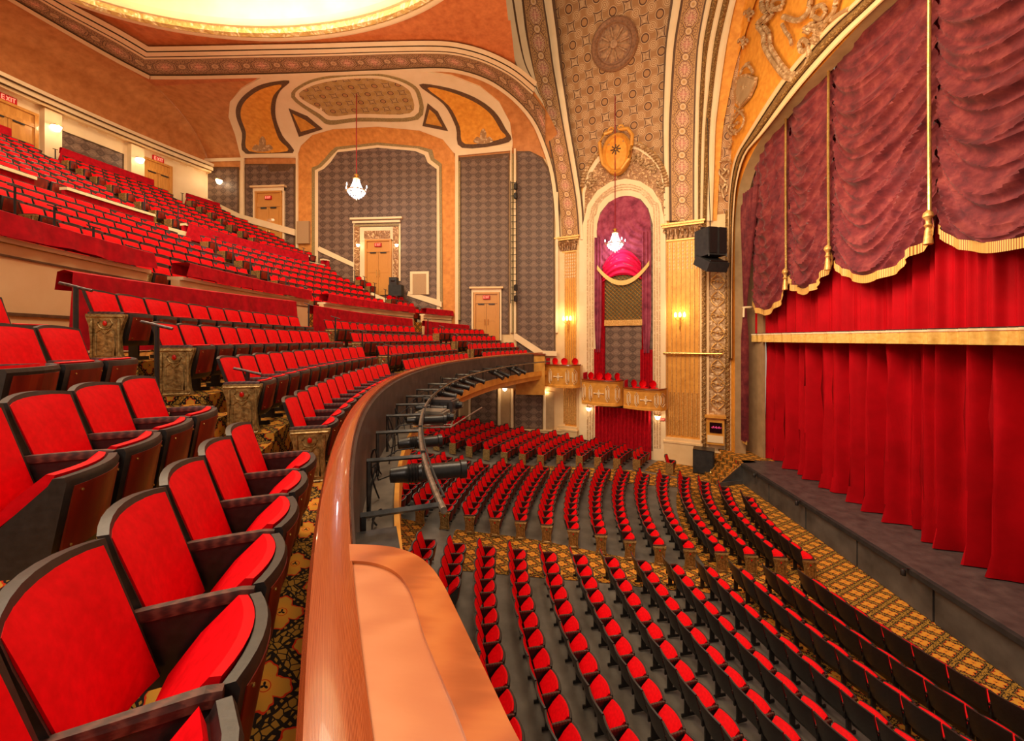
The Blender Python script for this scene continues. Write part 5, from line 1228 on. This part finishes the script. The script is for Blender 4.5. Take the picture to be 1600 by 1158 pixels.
def door(c, X, Z, w, h, surround=.0, sign=True, label=None):
    """double oak doors, c = bottom centre, X along wall, Z towards the house"""
    _dn[0] += 1; X = np.array(X, float); Z = np.array(Z, float); c = np.array(c, float); U = np.array([0, 0, 1.])
    t = bpy.data.objects.new('door_%d' % _dn[0], None); COL.objects.link(t); tag(t, kind='structure')
    P = lambda a, b, d: c+X*a+U*b+Z*d
    def pb(m, a0, a1, b0, b1, d0, d1, mi=0):
        vs = [P(a, b, d) for d in (d0, d1) for a, b in ((a0,b0),(a1,b0),(a1,b1),(a0,b1))]; m.add(vs, [(0,3,2,1),(4,5,6,7),(0,1,5,4),(1,2,6,5),(2,3,7,6),(3,0,4,7)], mi)
    m = MB()
    for sg in (-1, 1): pb(m, sg*w/2-.07, sg*w/2+.07, 0, h+.1, 0, .16)
    pb(m, -w/2-.07, w/2+.07, h, h+.12, 0, .17); pb(m, -w/2, w/2, h*.80, h*.86, 0, .13); pb(m, -w/2, w/2, h*.86, h, 0, .07); m.build('frame', [DOORW], t)
    for sg in (-1, 1):
        m = MB(); a0, a1 = sorted((sg*.01, sg*(w/2-.07))); pb(m, a0, a1, .02, h*.8, 0, .08)
        pb(m, a0+.12, a1-.12, .25, h*.36, .08, .095); pb(m, a0+.12, a1-.12, h*.42, h*.74, .08, .095); lf = m.build('door_leaf', [DOORW], t)
        m = MB(); m.tube([tuple(P(sg*.10, h*.34, .1)), tuple(P(sg*.10, h*.34, .16)), tuple(P(sg*.10, h*.46, .16)), tuple(P(sg*.10, h*.46, .1))], .018, 6); m.build('handle', [BRASS], lf)
        m = MB(); pb(m, min(sg*.15, sg*.55), max(sg*.15, sg*.55), h*.775, h*.795, .09, .15); m.build('door_closer', [STEEL], lf)
    if surround:
        m = MB(); q = surround
        for sg in (-1, 1): pb(m, min(sg*(w/2+.1), sg*(w/2+q)), max(sg*(w/2+.1), sg*(w/2+q)), 0, h+.35, 0, .12, 0)
        pb(m, -w/2-q, w/2+q, h+.12, h+.35, 0, .13, 0); pb(m, -w/2-q-.12, w/2+q+.12, h+.35, h+.47, 0, .28, 1); m.build('surround', [CREAM2, CREAM], t)
    if sign: exit_sign(t, (X, U, Z), P(0, h*.93, .1) if not surround or True else P(0, h, .1))
    return t
for a0, a1 in ((3.3, 5.75), (11.75, 13.5)):
    a = (a0+a1)/2; c = pol(BW-.02, a, 14.9); ra = math.radians(a); Zv = (math.cos(ra), -math.sin(ra), 0); Xv = (math.sin(ra), math.cos(ra), 0)
    t = door(c, Xv, Zv, math.radians(a1-a0)*BW, 3.0, sign=False); exit_sign(t, (Xv, (0,0,1), Zv), tuple(np.array(pol(BW-.05, a, 18.18))), .6)
# far side wall doors
def wall_door(x0, x1, ytop, ybot_z, surround, Yd=YW-.07):
    A = at_y(x0, ytop, YW-.06); B = at_y(x1, ytop, YW-.06); zb_ = ybot_z; return door(((A[0]+B[0])/2, Yd, zb_), (1,0,0), (0,-1,0), B[0]-A[0], A[2]-zb_, surround)
wall_door(402, 441, 303, 12.2, .22); wall_door(575, 613, 379, 9.9, 0, YW-.26); wall_door(742, 779, 460, 6.9, .2)
m = MB()   # tall carved surround of the central door
def wb(m, xa, ya, xb, yb, d, mi=0, d0=.0):
    A = at_y(xa, yb, YW); B = at_y(xb, ya, YW); m.box(((A[0]+B[0])/2, YW-(d+d0)/2, (A[2]+B[2])/2), (B[0]-A[0], d-d0, B[2]-A[2]), mi=mi)
wb(m, 551, 341, 631, 346, .42, 0); wb(m, 554, 346, 628, 351, .34, 0); wb(m, 556, 351, 626, 356, .28, 1)
wb(m, 557, 356, 565, 440, .34, 2); wb(m, 617, 356, 625, 440, .34, 2); wb(m, 565, 356, 617, 378, .27, 0); wb(m, 572, 362, 612, 375, .30, 2); wb(m, 573, 378, 614, 379.5, .34, 0); wb(m, 565, 378, 573, 440, .26, 0); wb(m, 614, 378, 618, 440, .26, 0); wb(m, 555, 351, 557, 440, .26, 0); wb(m, 625, 351, 628, 440, .26, 0)
wb(m, 643, 425, 672, 461, .30, 0); wb(m, 647, 429, 668, 461, .31, 3); wb(m, 467, 347, 486, 382, .27, 3)
trim(m, [CREAM2, OLIVE, RELIEF, PERF])
# lower part of the far wall, seen under the balcony
for P_ in ([(735,604),(777,604),(777,690),(735,690)], [(803,690),(803,612),(808,602),(816,598),(836,598),(844,602),(848,612),(848,690)], [(716,606),(716,690),(700,690),(700,606)]):
    m = MB(); patch(m, P_, gF, .05, 0); c = np.mean(np.array(P_), 0); patch(m, [(x+(1.5 if x < c[0] else -1.5), y+(1.5 if y < 640 else 0)) for x, y in P_], gF, .07, 1, base=.02); trim(m, [LINE, WALLP])
m = MB()
for xa, xb in ((719, 732), (783, 797)): patch(m, [(xa,600),(xb,600),(xb,690),(xa,690)], gF, .08, 0)
for xa, xb in ((732, 735), (778, 782.5), (798, 802), (849, 853)): patch(m, [(xa,596),(xb,596),(xb,690),(xa,690)], gF, .16, 1)
patch(m, [(853,612),(866,612),(866,690),(853,690)], gF, .1, 0); trim(m, [TAN, CREAM2])
m = MB(); m.box((-11, YW-.1, .55), (26, .2, 1.1)); m.box((-11, YW-.12, 1.12), (26, .26, .08)); struct(m, 'baseboard_far', [CREAM])
# ------------------------------------------------------------------ wall sconces
def sconce(label, p, Zv, s_=1.0, power=6, arms=3):
    t = thing('wall_sconce', label, 'wall light', (0,0,0), 0, 'wall sconces'); p = np.array(p); Z = np.array(Zv, float); X = np.cross((0,0,1.), Z); U = np.array([0,0,1.]); q = lambda a, b, d: tuple(p+(X*a+U*b+Z*d)*s_)
    m = MB(); m.tube([q(0,.1,.02), q(0,-.2,.05), q(0,-.55,.03), q(0,-.72,.02)], .05*s_, 6, radii=[.06*s_,.045*s_,.03*s_,.008*s_]); m.tube([q(.04*math.sin(k), -.12-.09*k, .06) for k in range(7)], .022*s_, 5); m.build('backplate', [BRASS], t)
    for k in range(arms):
        a = (k-(arms-1)/2)*.22; m = MB(); m.tube([q(0,-.1,.06), q(a*.5,-.16,.16), q(a,-.05,.24), q(a,.04,.24)], .014*s_, 5); m.build('arm', [BRASS], t)
        m = MB(); m.lathe([(.01,0),(.05*s_,.02*s_),(.06*s_,.1*s_),(.045*s_,.2*s_),(.02*s_,.25*s_)], q(a,.04,.24), 10); m.build('candle_shade', [GLOBE if s_ < .9 else BULB], t)
    lamp('sconce_light', 'POINT', q(0,.2,.42), power, (1,.72,.38), .12)
Zb = (PN[0], PN[1], 0)
for px, py, lab in ((888, 502, 'lit candle sconce on the fluted pilaster left of the boxes'), (1063, 497, 'lit candle sconce on the fluted pilaster nearest the stage')):
    sconce(lab, hit(px, py, gV, .3), Zb, 1.05, 42)
def flush(label, p, Zv, power=5, s_=1.0):
    t = thing('wall_lantern', label, 'wall light', (0,0,0), 0, 'small wall lanterns'); p = np.array(p); Z = np.array(Zv, float); X = np.cross((0,0,1.), Z)
    m = MB(); m.lathe([(.01,-.16*s_),(.10*s_,-.12*s_),(.15*s_,.0),(.17*s_,.08*s_),(.15*s_,.09*s_)], tuple(p+Z*.15), 14); m.build('bowl', [GLOBE], t)
    m = MB(); m.lathe([(.165*s_,.07*s_),(.185*s_,.09*s_),(.18*s_,.11*s_)], tuple(p+Z*.15), 14); m.tube([tuple(p), tuple(p+Z*.15+np.array([0,0,.05]))], .03, 6); m.build('bracket', [BRASS], t)
    lamp('lantern_light', 'POINT', tuple(p+Z*.45+np.array([0,0,.05])), power, (1,.76,.45), .1)
for px, py, lab in ((859, 613, 'small lit lantern under the highest box'), (921, 638, 'small lit lantern under the middle box'), (1028, 651, 'small lit lantern beside the lowest box by the exit')): flush(lab, hit(px, py, gV, .42), Zb, 9)
flush('small lit lantern on the cream pier under the balcony end', hit(789, 607, gF, .2), (0,-1,0), 14)
flush('lit lantern on the wallpapered panel high in the rear corner', hit(345, 285, gF, .12), (0,-1,0), 30, 1.2)
flush('small lit lantern on the left side of the carved door surround', hit(561, 384, gF, .3), (0,-1,0), 4, .7); flush('small lit lantern on the right side of the carved door surround', hit(621, 384, gF, .3), (0,-1,0), 4, .7)
for a, lab in ((6.4, 'lit lantern on the rear pilaster between the left doors and the wallpaper'), (11.1, 'lit lantern on the rear pilaster beside the right-hand rear doors')):
    ra = math.radians(a); flush(lab, pol(BW-.38, a, 17.55), (math.cos(ra), -math.sin(ra), 0), 26, 1.2)
# small exit light near the box wall
t = thing('exit_light', 'small red exit sign on the cream strip by the lowest box', 'exit sign'); exit_sign(t, (tuple(np.array([PT[0],PT[1],0])), (0,0,1), Zb), tuple(hit(1035.5, 655, gV, .43)), .26)
# ------------------------------------------------------------------ crystal chandeliers
def chandelier(label, top, z, s_=1.0):
    t = thing('chandelier', label, 'chandelier', (float(top[0]), float(top[1]), z), 0, 'hanging crystal chandeliers')
    m = MB(); m.tube([(0,0,.95*s_), (0,0,(top[2]-z)*.5), (0,0,top[2]-z)], .028, 6); m.build('suspension_cord', [mott('cord_red', (.22,.004,.01), (.34,.01,.02), 5)], t)
    m = MB(); m.lathe([(.01,.98),(.10,.95),(.16,.86),(.06,.78),(.2,.70),(.24,.66),(.2,.64),(.05,.62),(.05,-.1),(.02,-.3)], n=14); o = m.build('stem', [BRASS], t); o.scale = (s_,)*3
    m = MB()
    for k in range(14):     # falling strings of crystal
        a = 2*PI*k/14
        for j in range(9):
            v = j/8; r = .17+.30*v**1.6; zz = .62-.72*v; m.lathe([(.004,-.055),(.032,0),(.004,.05)], (r*math.cos(a), r*math.sin(a), zz), 5)
    o = m.build('crystal_strings', [CRYST], t); o.scale = (s_,)*3
    m = MB()
    for ring, (r0, z0_, n_) in enumerate(((.50,-.12,26),(.42,-.24,22),(.30,-.35,16),(.16,-.44,10))):
        for k in range(n_): a = 2*PI*k/n_; m.lathe([(.004,-.075),(.034,.01),(.006,.055)], (r0*math.cos(a), r0*math.sin(a), z0_), 5)
    o = m.build('crystal_basket', [CRYST], t); o.scale = (s_,)*3
    m = MB(); m.tube([(.53*math.cos(a), .53*math.sin(a), -.04) for a in np.linspace(0, 2*PI, 25)], .03, 6); m.lathe([(.01,-.62),(.05,-.56),(.02,-.5)], n=8); o = m.build('rim', [BRASS], t); o.scale = (s_,)*3
    for k in range(6):
        a = 2*PI*k/6; c, s2 = math.cos(a), math.sin(a); m = MB(); m.tube([(.3*c,.3*s2,-.05),(.5*c,.5*s2,-.14),(.64*c,.64*s2,-.02),(.64*c,.64*s2,.08)], .018, 5); ar = m.build('arm', [BRASS], t); ar.scale = (s_,)*3
        m = MB(); m.lathe([(.01,.08),(.035,.12),(.03,.2),(.004,.27)], (.64*c,.64*s2,0), 8); m.build('bulb', [BULBC], ar)
    m = MB(); m.lathe([(.01,-.3),(.2,-.2),(.24,0),(.14,.3),(.01,.5)], n=12); o = m.build('inner_light', [BULBC], t); o.scale = (s_,)*3
    lamp('chandelier_light', 'POINT', (float(top[0]), float(top[1])-.1, z-.75), 75, (.93,.95,1), .35)
tp = hit(557, 146, gF, .2); zc2 = EZ+(HORIZON-297)/F_PX*proj(tp)[2]; chandelier('lit crystal chandelier hanging before the great damask niche', tp, zc2, .95)
tp = hit(961, 150, gV, .05); zc2 = EZ+(HORIZON-380)/F_PX*proj(tp)[2]; chandelier('lit crystal chandelier hanging before the arched niche over the boxes', tp, zc2, .9)
# ------------------------------------------------------------------ hanging loudspeakers and stalls loudspeaker
pS = at_y(1110, 385, 20.6)
t = thing('hanging_loudspeaker', 'black two-cabinet loudspeaker hung on wires beside the gilded pilaster', 'loudspeaker', tuple(pS), math.radians(18))
m = MB(); m.box((0,0,.15), (1.05,1.0,1.35)); m.box((-.28,-.51,.2), (.42,.06,1.25), mi=1); m.box((.28,-.51,.2), (.42,.06,1.25), mi=1); m.build('upper_cabinet', [DRK, BLK], t)
m = MB(); Rt = Matrix.Rotation(.5, 3, 'X'); m.box((0,-.05,-.88), (1.15,1.1,.48), rot=Rt); m.box((0,-.52,-.97), (.98,.06,.36), rot=Rt, mi=1); m.build('lower_cabinet', [DRK, BLK], t)
m = MB(); m.box((0,0,.88), (1.1,.1,.08)); m.tube([(.0,0,.9),(.02,.1,2.5),(.0,.2,6.5)], .022, 5); m.tube([(-.5,-.4,.8),(-.5,-.5,-.6)], .02, 5); m.tube([(.5,-.4,.8),(.5,-.5,-.6)], .02, 5); m.build('rigging', [STEEL], t)
pf = at_z(1104, 742, .0)
t = thing('floor_loudspeaker', 'large black loudspeaker standing on the carpet before the carved stage pier', 'loudspeaker', (float(pf[0]), float(pf[1])+.35, .02), -.42)
m = MB(); m.box((0,0,.62), (1.0,.75,1.24)); m.build('cabinet', [BLK], t); m = MB(); m.box((-.02,-.385,.62), (.9,.02,1.14)); m.build('grille', [DRK], t)
# ladder truss with small fixtures on the far wall
x0 = float(at_y(798, 400, YW-.35)[0]); x1 = float(at_y(807, 400, YW-.35)[0]); z1 = float(at_y(800, 283, YW-.35)[2]); z0 = float(at_y(800, 474, YW-.35)[2])
t = thing('ladder_truss', 'black ladder-like lighting truss fixed upright on the far wall', 'ladder truss')
m = MB()
for x in (x0, x1): m.tube([(x, YW-.35, z0), (x, YW-.35, z1)], .03, 6)
m.build('side_rails', [DRK], t)
k = 0; z = z0+.2
while z < z1: m = MB(); m.tube([(x0, YW-.35, z), (x1, YW-.35, z)], .02, 5); m.build('rung', [DRK], t); z += .42
for z in (z1-.4, z1-1.0, z0+1.0, z0+.3): m = MB(); m.lathe([(.06,-.22),(.12,-.18),(.12,.15),(.05,.2)], ((x0+x1)/2+.15, YW-.5, z), 8); m.build('fixture', [BLK], t)
# pipe handrails on the balcony stairs
def handrail(label, px, ytop, ybot, r, top=.95):
    a_ = np.linspace(-24, -15, 181); best = min(a_, key=lambda a: abs(proj(pol(r, a, 6.5))[0]-px)); b = np.array(pol(r, best, 0)); d = proj((b[0], b[1], 6.5))[2]
    z1_ = EZ+(HORIZON-ytop)/F_PX*d; z0_ = EZ+(HORIZON-ybot)/F_PX*d; 
    t = thing('stair_handrail', label, 'handrail', (float(b[0]), float(b[1]), z0_), 0, 'handrail posts on the balcony stairs')
    m = MB(); m.tube([(0,0,0),(0,0,(z1_-z0_)*.5),(0,0,z1_-z0_)], .024, 8); m.lathe([(.055,0),(.055,.012),(.03,.02)], n=10); m.build('post', [BLK], t)
    ra = math.radians(best); dv = Vector((math.cos(ra), -math.sin(ra), 0)); m = MB(); h = z1_-z0_
    m.tube([tuple(-dv*.15+Vector((0,0,h+.045))), tuple(-dv*.05+Vector((0,0,h+.02))), tuple(dv*.05+Vector((0,0,h-.01))), tuple(dv*.15+Vector((0,0,h-.035)))], .017, 8); m.build('grip', [ARMW], t)
handrail('stair handrail post with wooden grip beside the first row', 387, 581, 706, 25.35); handrail('stair handrail post with wooden grip beside the second row', 246, 509, 642, 26.2); handrail('stair handrail post with wooden grip at the top of the near stairs', 118, 449, 590, 27.1)
def post2(label, a, r, zb_, h=1.0, group='small handrail posts on the upper stairs'):
    b = pol(r, a, zb_); t = thing('aisle_post', label, 'handrail', b, 0, group); m = MB(); m.tube([(0,0,0),(0,0,h)], .024, 6); m.build('post', [BLK], t)
    ra = math.radians(a); m = MB(); m.tube([(-.15*math.cos(ra), .15*math.sin(ra), h+.05), (.15*math.cos(ra), -.15*math.sin(ra), h-.04)], .018, 6); m.build('grip', [ARMW], t)
names = ['first', 'second', 'central', 'third', 'fourth', 'fifth']
for i, (a, nm) in enumerate(((-9, 'left'), (4.4, 'middle'), (19.2, 'far'))):
    for j in (0, 1, 2, 3, 4, 5): post2('black handrail post on the %s upper stair, %s step up from the parapet' % (nm, ordn[j]), a+.5, UP[j][0]-.25, UP[j][1]-.9, 1.15)
for i, (a, nm) in enumerate(((-3.1, 'central'), (16.0, 'far'))):
    for j in (0, 1, 2, 3): post2('black handrail post on the %s front stair, %s row up from the rail' % (nm, ordn[j]), a+(.6 if i else .8), BR[j][0]+.35, BR[j][1]-.6, 1.0, 'handrail posts on the front stairs')
for a, r, z, nm in ((6.0, 44.4, 15.0, 'before the wallpapered rear panel'), (11.6, 44.5, 15.0, 'left of the right-hand rear doors'), (13.8, 44.6, 15.0, 'in the rear corner'), (4.0, 37.3, 11.9, 'at the middle cross rail opening'), (6.2, 37.3, 11.9, 'right of the middle cross rail opening'), (17.5, 37.3, 11.5, 'at the far cross rail opening')):
    post2('black handrail post '+nm, a, r, z, 1.3)
# equipment by the central door
pb_ = at_y(619, 452, 24.9); t = thing('control_cabinet', 'dark equipment cabinet with a grey loudspeaker beside the central door', 'cabinet', tuple(pb_), 0)
m = MB(); m.box((0,0,-.1), (.85,.5,.7)); m.build('cabinet', [DRK], t); m = MB(); m.box((-.15,0,.5), (.5,.4,.5)); m.lathe([(.01,-.02),(.14,0),(.15,.03)], (-.15,-.21,.5), 12); m.build('loudspeaker', [STEEL], t)
# ------------------------------------------------------------------ lighting pipe and stage lanterns on the balcony front
t = thing('lighting_pipe', 'long curved steel pipe running along the balcony front carrying stage lights', 'pipe')
RP, ZP = 23.28, 5.60
m = MB(); m.tube([pol(RP, a, ZP) for a in np.linspace(-24.9, 31, 160)], .03, 8); m.build('pipe', [PIPE], t)
m = MB(); m.tube([pol(RP-.035, a, ZP+.045) for a in np.linspace(-24.5, 31, 160)], .012, 6); m.build('cable_run', [DRK], t)
brk = []
for k, a in enumerate([-24.6, -21.0, -17.6, -14.4, -11.4, -8.4, -5.4, -2, 2, 6, 10, 14, 18, 22, 26, 30]):
    m = MB(); r1 = 23.90
    m.tube([pol(r1, a, 4.95), pol(r1, a, ZP-.04), pol(r1, a, ZP)], .026, 4); m.tube([pol(r1+.02, a, ZP), pol(RP, a, ZP)], .026, 4); o = m.build('bracket_arm', [STEEL], t)
def lantern(label, a, yaw=0., pitch=-.05, s_=1.0, r=RP, z=ZP-.22, long=1.0):
    b = pol(r, a, z); t = thing('stage_lantern', label, 'stage light', b, -math.radians(a)+yaw, 'stage lights on the balcony pipe')
    R2 = Matrix.Rotation(-pitch, 3, 'Y')
    def tb(m, prof, n=14, mi=0):
        vs = []; fs = []
        for r_, x in prof:
            for k in range(n): p = R2@Vector((x*s_, r_*s_*math.cos(2*PI*k/n), r_*s_*math.sin(2*PI*k/n))); vs.append(tuple(p))
        for i in range(len(prof)-1):
            for k in range(n): fs.append((i*n+k, i*n+(k+1) % n, (i+1)*n+(k+1) % n, (i+1)*n+k))
        fs += [tuple(range(n)), tuple((len(prof)-1)*n+k for k in range(n))]; m.add(vs, fs, mi)
    m = MB(); L = .34*long
    tb(m, [(.04,-.34),(.075,-.33),(.085,-.20),(.095,-.16)]+[q for k in range(4) for q in ((.105,-.15+.03*k),(.09,-.14+.03*k))]+[(.10,-.02),(.085,.02),(.085,L-.04),(.10,L-.03),(.10,L+.03),(.088,L+.03)]); m.build('body', [BLK], t)
    m = MB(); tb(m, [(.082,L+.012),(.04,L+.02),(.005,L+.025)]); m.build('lens', [mott('lens_glass', (.02,.03,.05), (.06,.08,.12), 3, .05)], t)
    m = MB(); m.tube([(0,-.125*s_,0),(0,-.13*s_,.14*s_),(0,0,.2*s_),(0,.13*s_,.14*s_),(0,.125*s_,0)], .012, 5); m.build('yoke', [STEEL], t)
    m = MB(); m.box((0,0,.23), (.05,.05,.08)); m.build('clamp', [STEEL], t)
    m = MB(); m.tube([(-.33*s_,0,0),(-.45*s_,.05,-.06),(-.5*s_,.12,.1),(-.3,.2,.24),(-.1,.1,.28)], .009, 5); m.build('cable', [DRK], t)
LN = [(-20.8, .0, 0, 1.15, 1.25, 'large black stage lantern nearest the wooden counter'), (-17.2, .15, 0, 1.0, .9, 'black stage lantern, second along the pipe from the counter'), (-12.9, .1, 0, 1.0, 1.2, 'black stage lantern just short of the projectors'),
      (-9.6, .2, -.1, 1, 1, 'black stage lantern above the projector shelf'), (-6.8, .1, -.2, 1.1, 1.2, 'black stage lantern past the projector shelf'), (-3.6, .0, -.2, 1, 1, 'black stage lantern before the bend of the pipe'), (-1.2, .2, -.25, 1.1, 1, 'black stage lantern at the bend of the pipe'),
      (1.6, .1, -.2, 1, 1.1, 'black stage lantern just past the bend'), (4.4, -.1, -.3, 1, 1, 'black stage lantern in the far half of the pipe, first after the cables'), (7.5, .1, -.3, 1.1, 1, 'black stage lantern in the middle of the far half'), (14, -.2, -.4, 1.2, 1.1, 'black stage lantern in the left pair near the far end'), (15.6, .3, -.4, 1.2, 1.1, 'black stage lantern at the right of that left pair'),
      (19.6, -.2, -.4, 1.2, 1.1, 'black stage lantern in the last pair before the cream box'), (21.2, .3, -.4, 1.2, 1.1, 'black stage lantern nearest the far side wall')]
for a, yw, pt, s_, lg, lab in LN: lantern(lab, a, yw, pt, s_, long=lg)
# projectors on a shelf below the pipe
aP = -10.6
for k, (a, rr_, zz, lab) in enumerate(((-11.4, 23.15, 5.42, 'grey video projector on the front of the equipment shelf'), (-8.7, 23.0, 5.50, 'black video projector behind the grey one'))):
    t = thing('video_projector', lab, 'projector', pol(rr_, a, zz-.12), -math.radians(a)-.25)
    m = MB(); m.box((0,0,.02), (.62,.5,.26)); m.box((.0,0,.16), (.5,.42,.03)); m.build('case', [mott('projector_grey_%d' % k, *( ((.10,.085,.07),(.2,.17,.14)) if k == 0 else ((.03,.028,.03),(.07,.06,.06)) ), 3, .4)], t)
    m = MB(); m.tube([(.31,.08,.02),(.38,.08,.02)], .10, 14); m.tube([(.38,.08,.02),(.46,.08,.02)], .08, 14, radii=[.085,.075]); m.build('lens', [BLK], t)
    for j in range(5): 
        if j % 2 == 0:
            m = MB(); m.box((-.2+.1*j,-.252,.02), (.03,.006,.18)); m.build('vent', [BLK], t)
t = thing('projector_shelf', 'steel tube shelf hung off the balcony pipe under the projectors', 'shelf')
m = MB(); P4 = [pol(23.55, -12.6, 5.2), pol(22.75, -12.6, 5.2), pol(22.75, -7.6, 5.2), pol(23.55, -7.6, 5.2)]; m.tube(P4+[P4[0]], .022, 6); 
for k in range(4): a = -12+1.2*k; m.tube([pol(23.55, a, 5.2), pol(22.75, a, 5.2)], .014, 5)
for p in (P4[0], P4[3]): m.tube([p, (p[0], p[1], ZP)], .02, 6)
m.tube([P4[1], tuple(np.array(P4[1])+(.5, .9, .25))], .016, 6); m.build('frame', [PIPE], t)
t = thing('power_box', 'dark steel power box on the ledge beside the wooden counter', 'box', pol(23.8, -25.4, 4.95), math.radians(25))
m = MB(); m.box((0,0,.28), (.26,.5,.5)); m.box((0,0,.54), (.30,.54,.03)); m.build('case', [STEEL], t); m = MB(); m.box((.135,0,.28), (.01,.42,.4)); m.build('grille', [BLK], t)
rr = random.Random(11)
for k in range(16):     # looping cables along the ledge
    a = -23.5+k*2.2+rr.random(); r0 = 23.9-.2*rr.random(); t = []
    pts = [pol(r0+.05*math.sin(j*1.3+k), a+.35*j*.5+.25*math.sin(j), 4.97+.0+(.45+.3*rr.random())*math.sin(PI*j/7)*(1 if k % 2 else .5)) for j in range(8)]
    m = MB(); m.tube([tuple(p) for p in smooth_path(pts, 3)], .011, 5); tag(m.build('power_cable', [DRK]), 'black power cable looped on the balcony ledge, %s along from the wooden counter' % ordn[k], 'cable', 'loose cables on the balcony ledge')
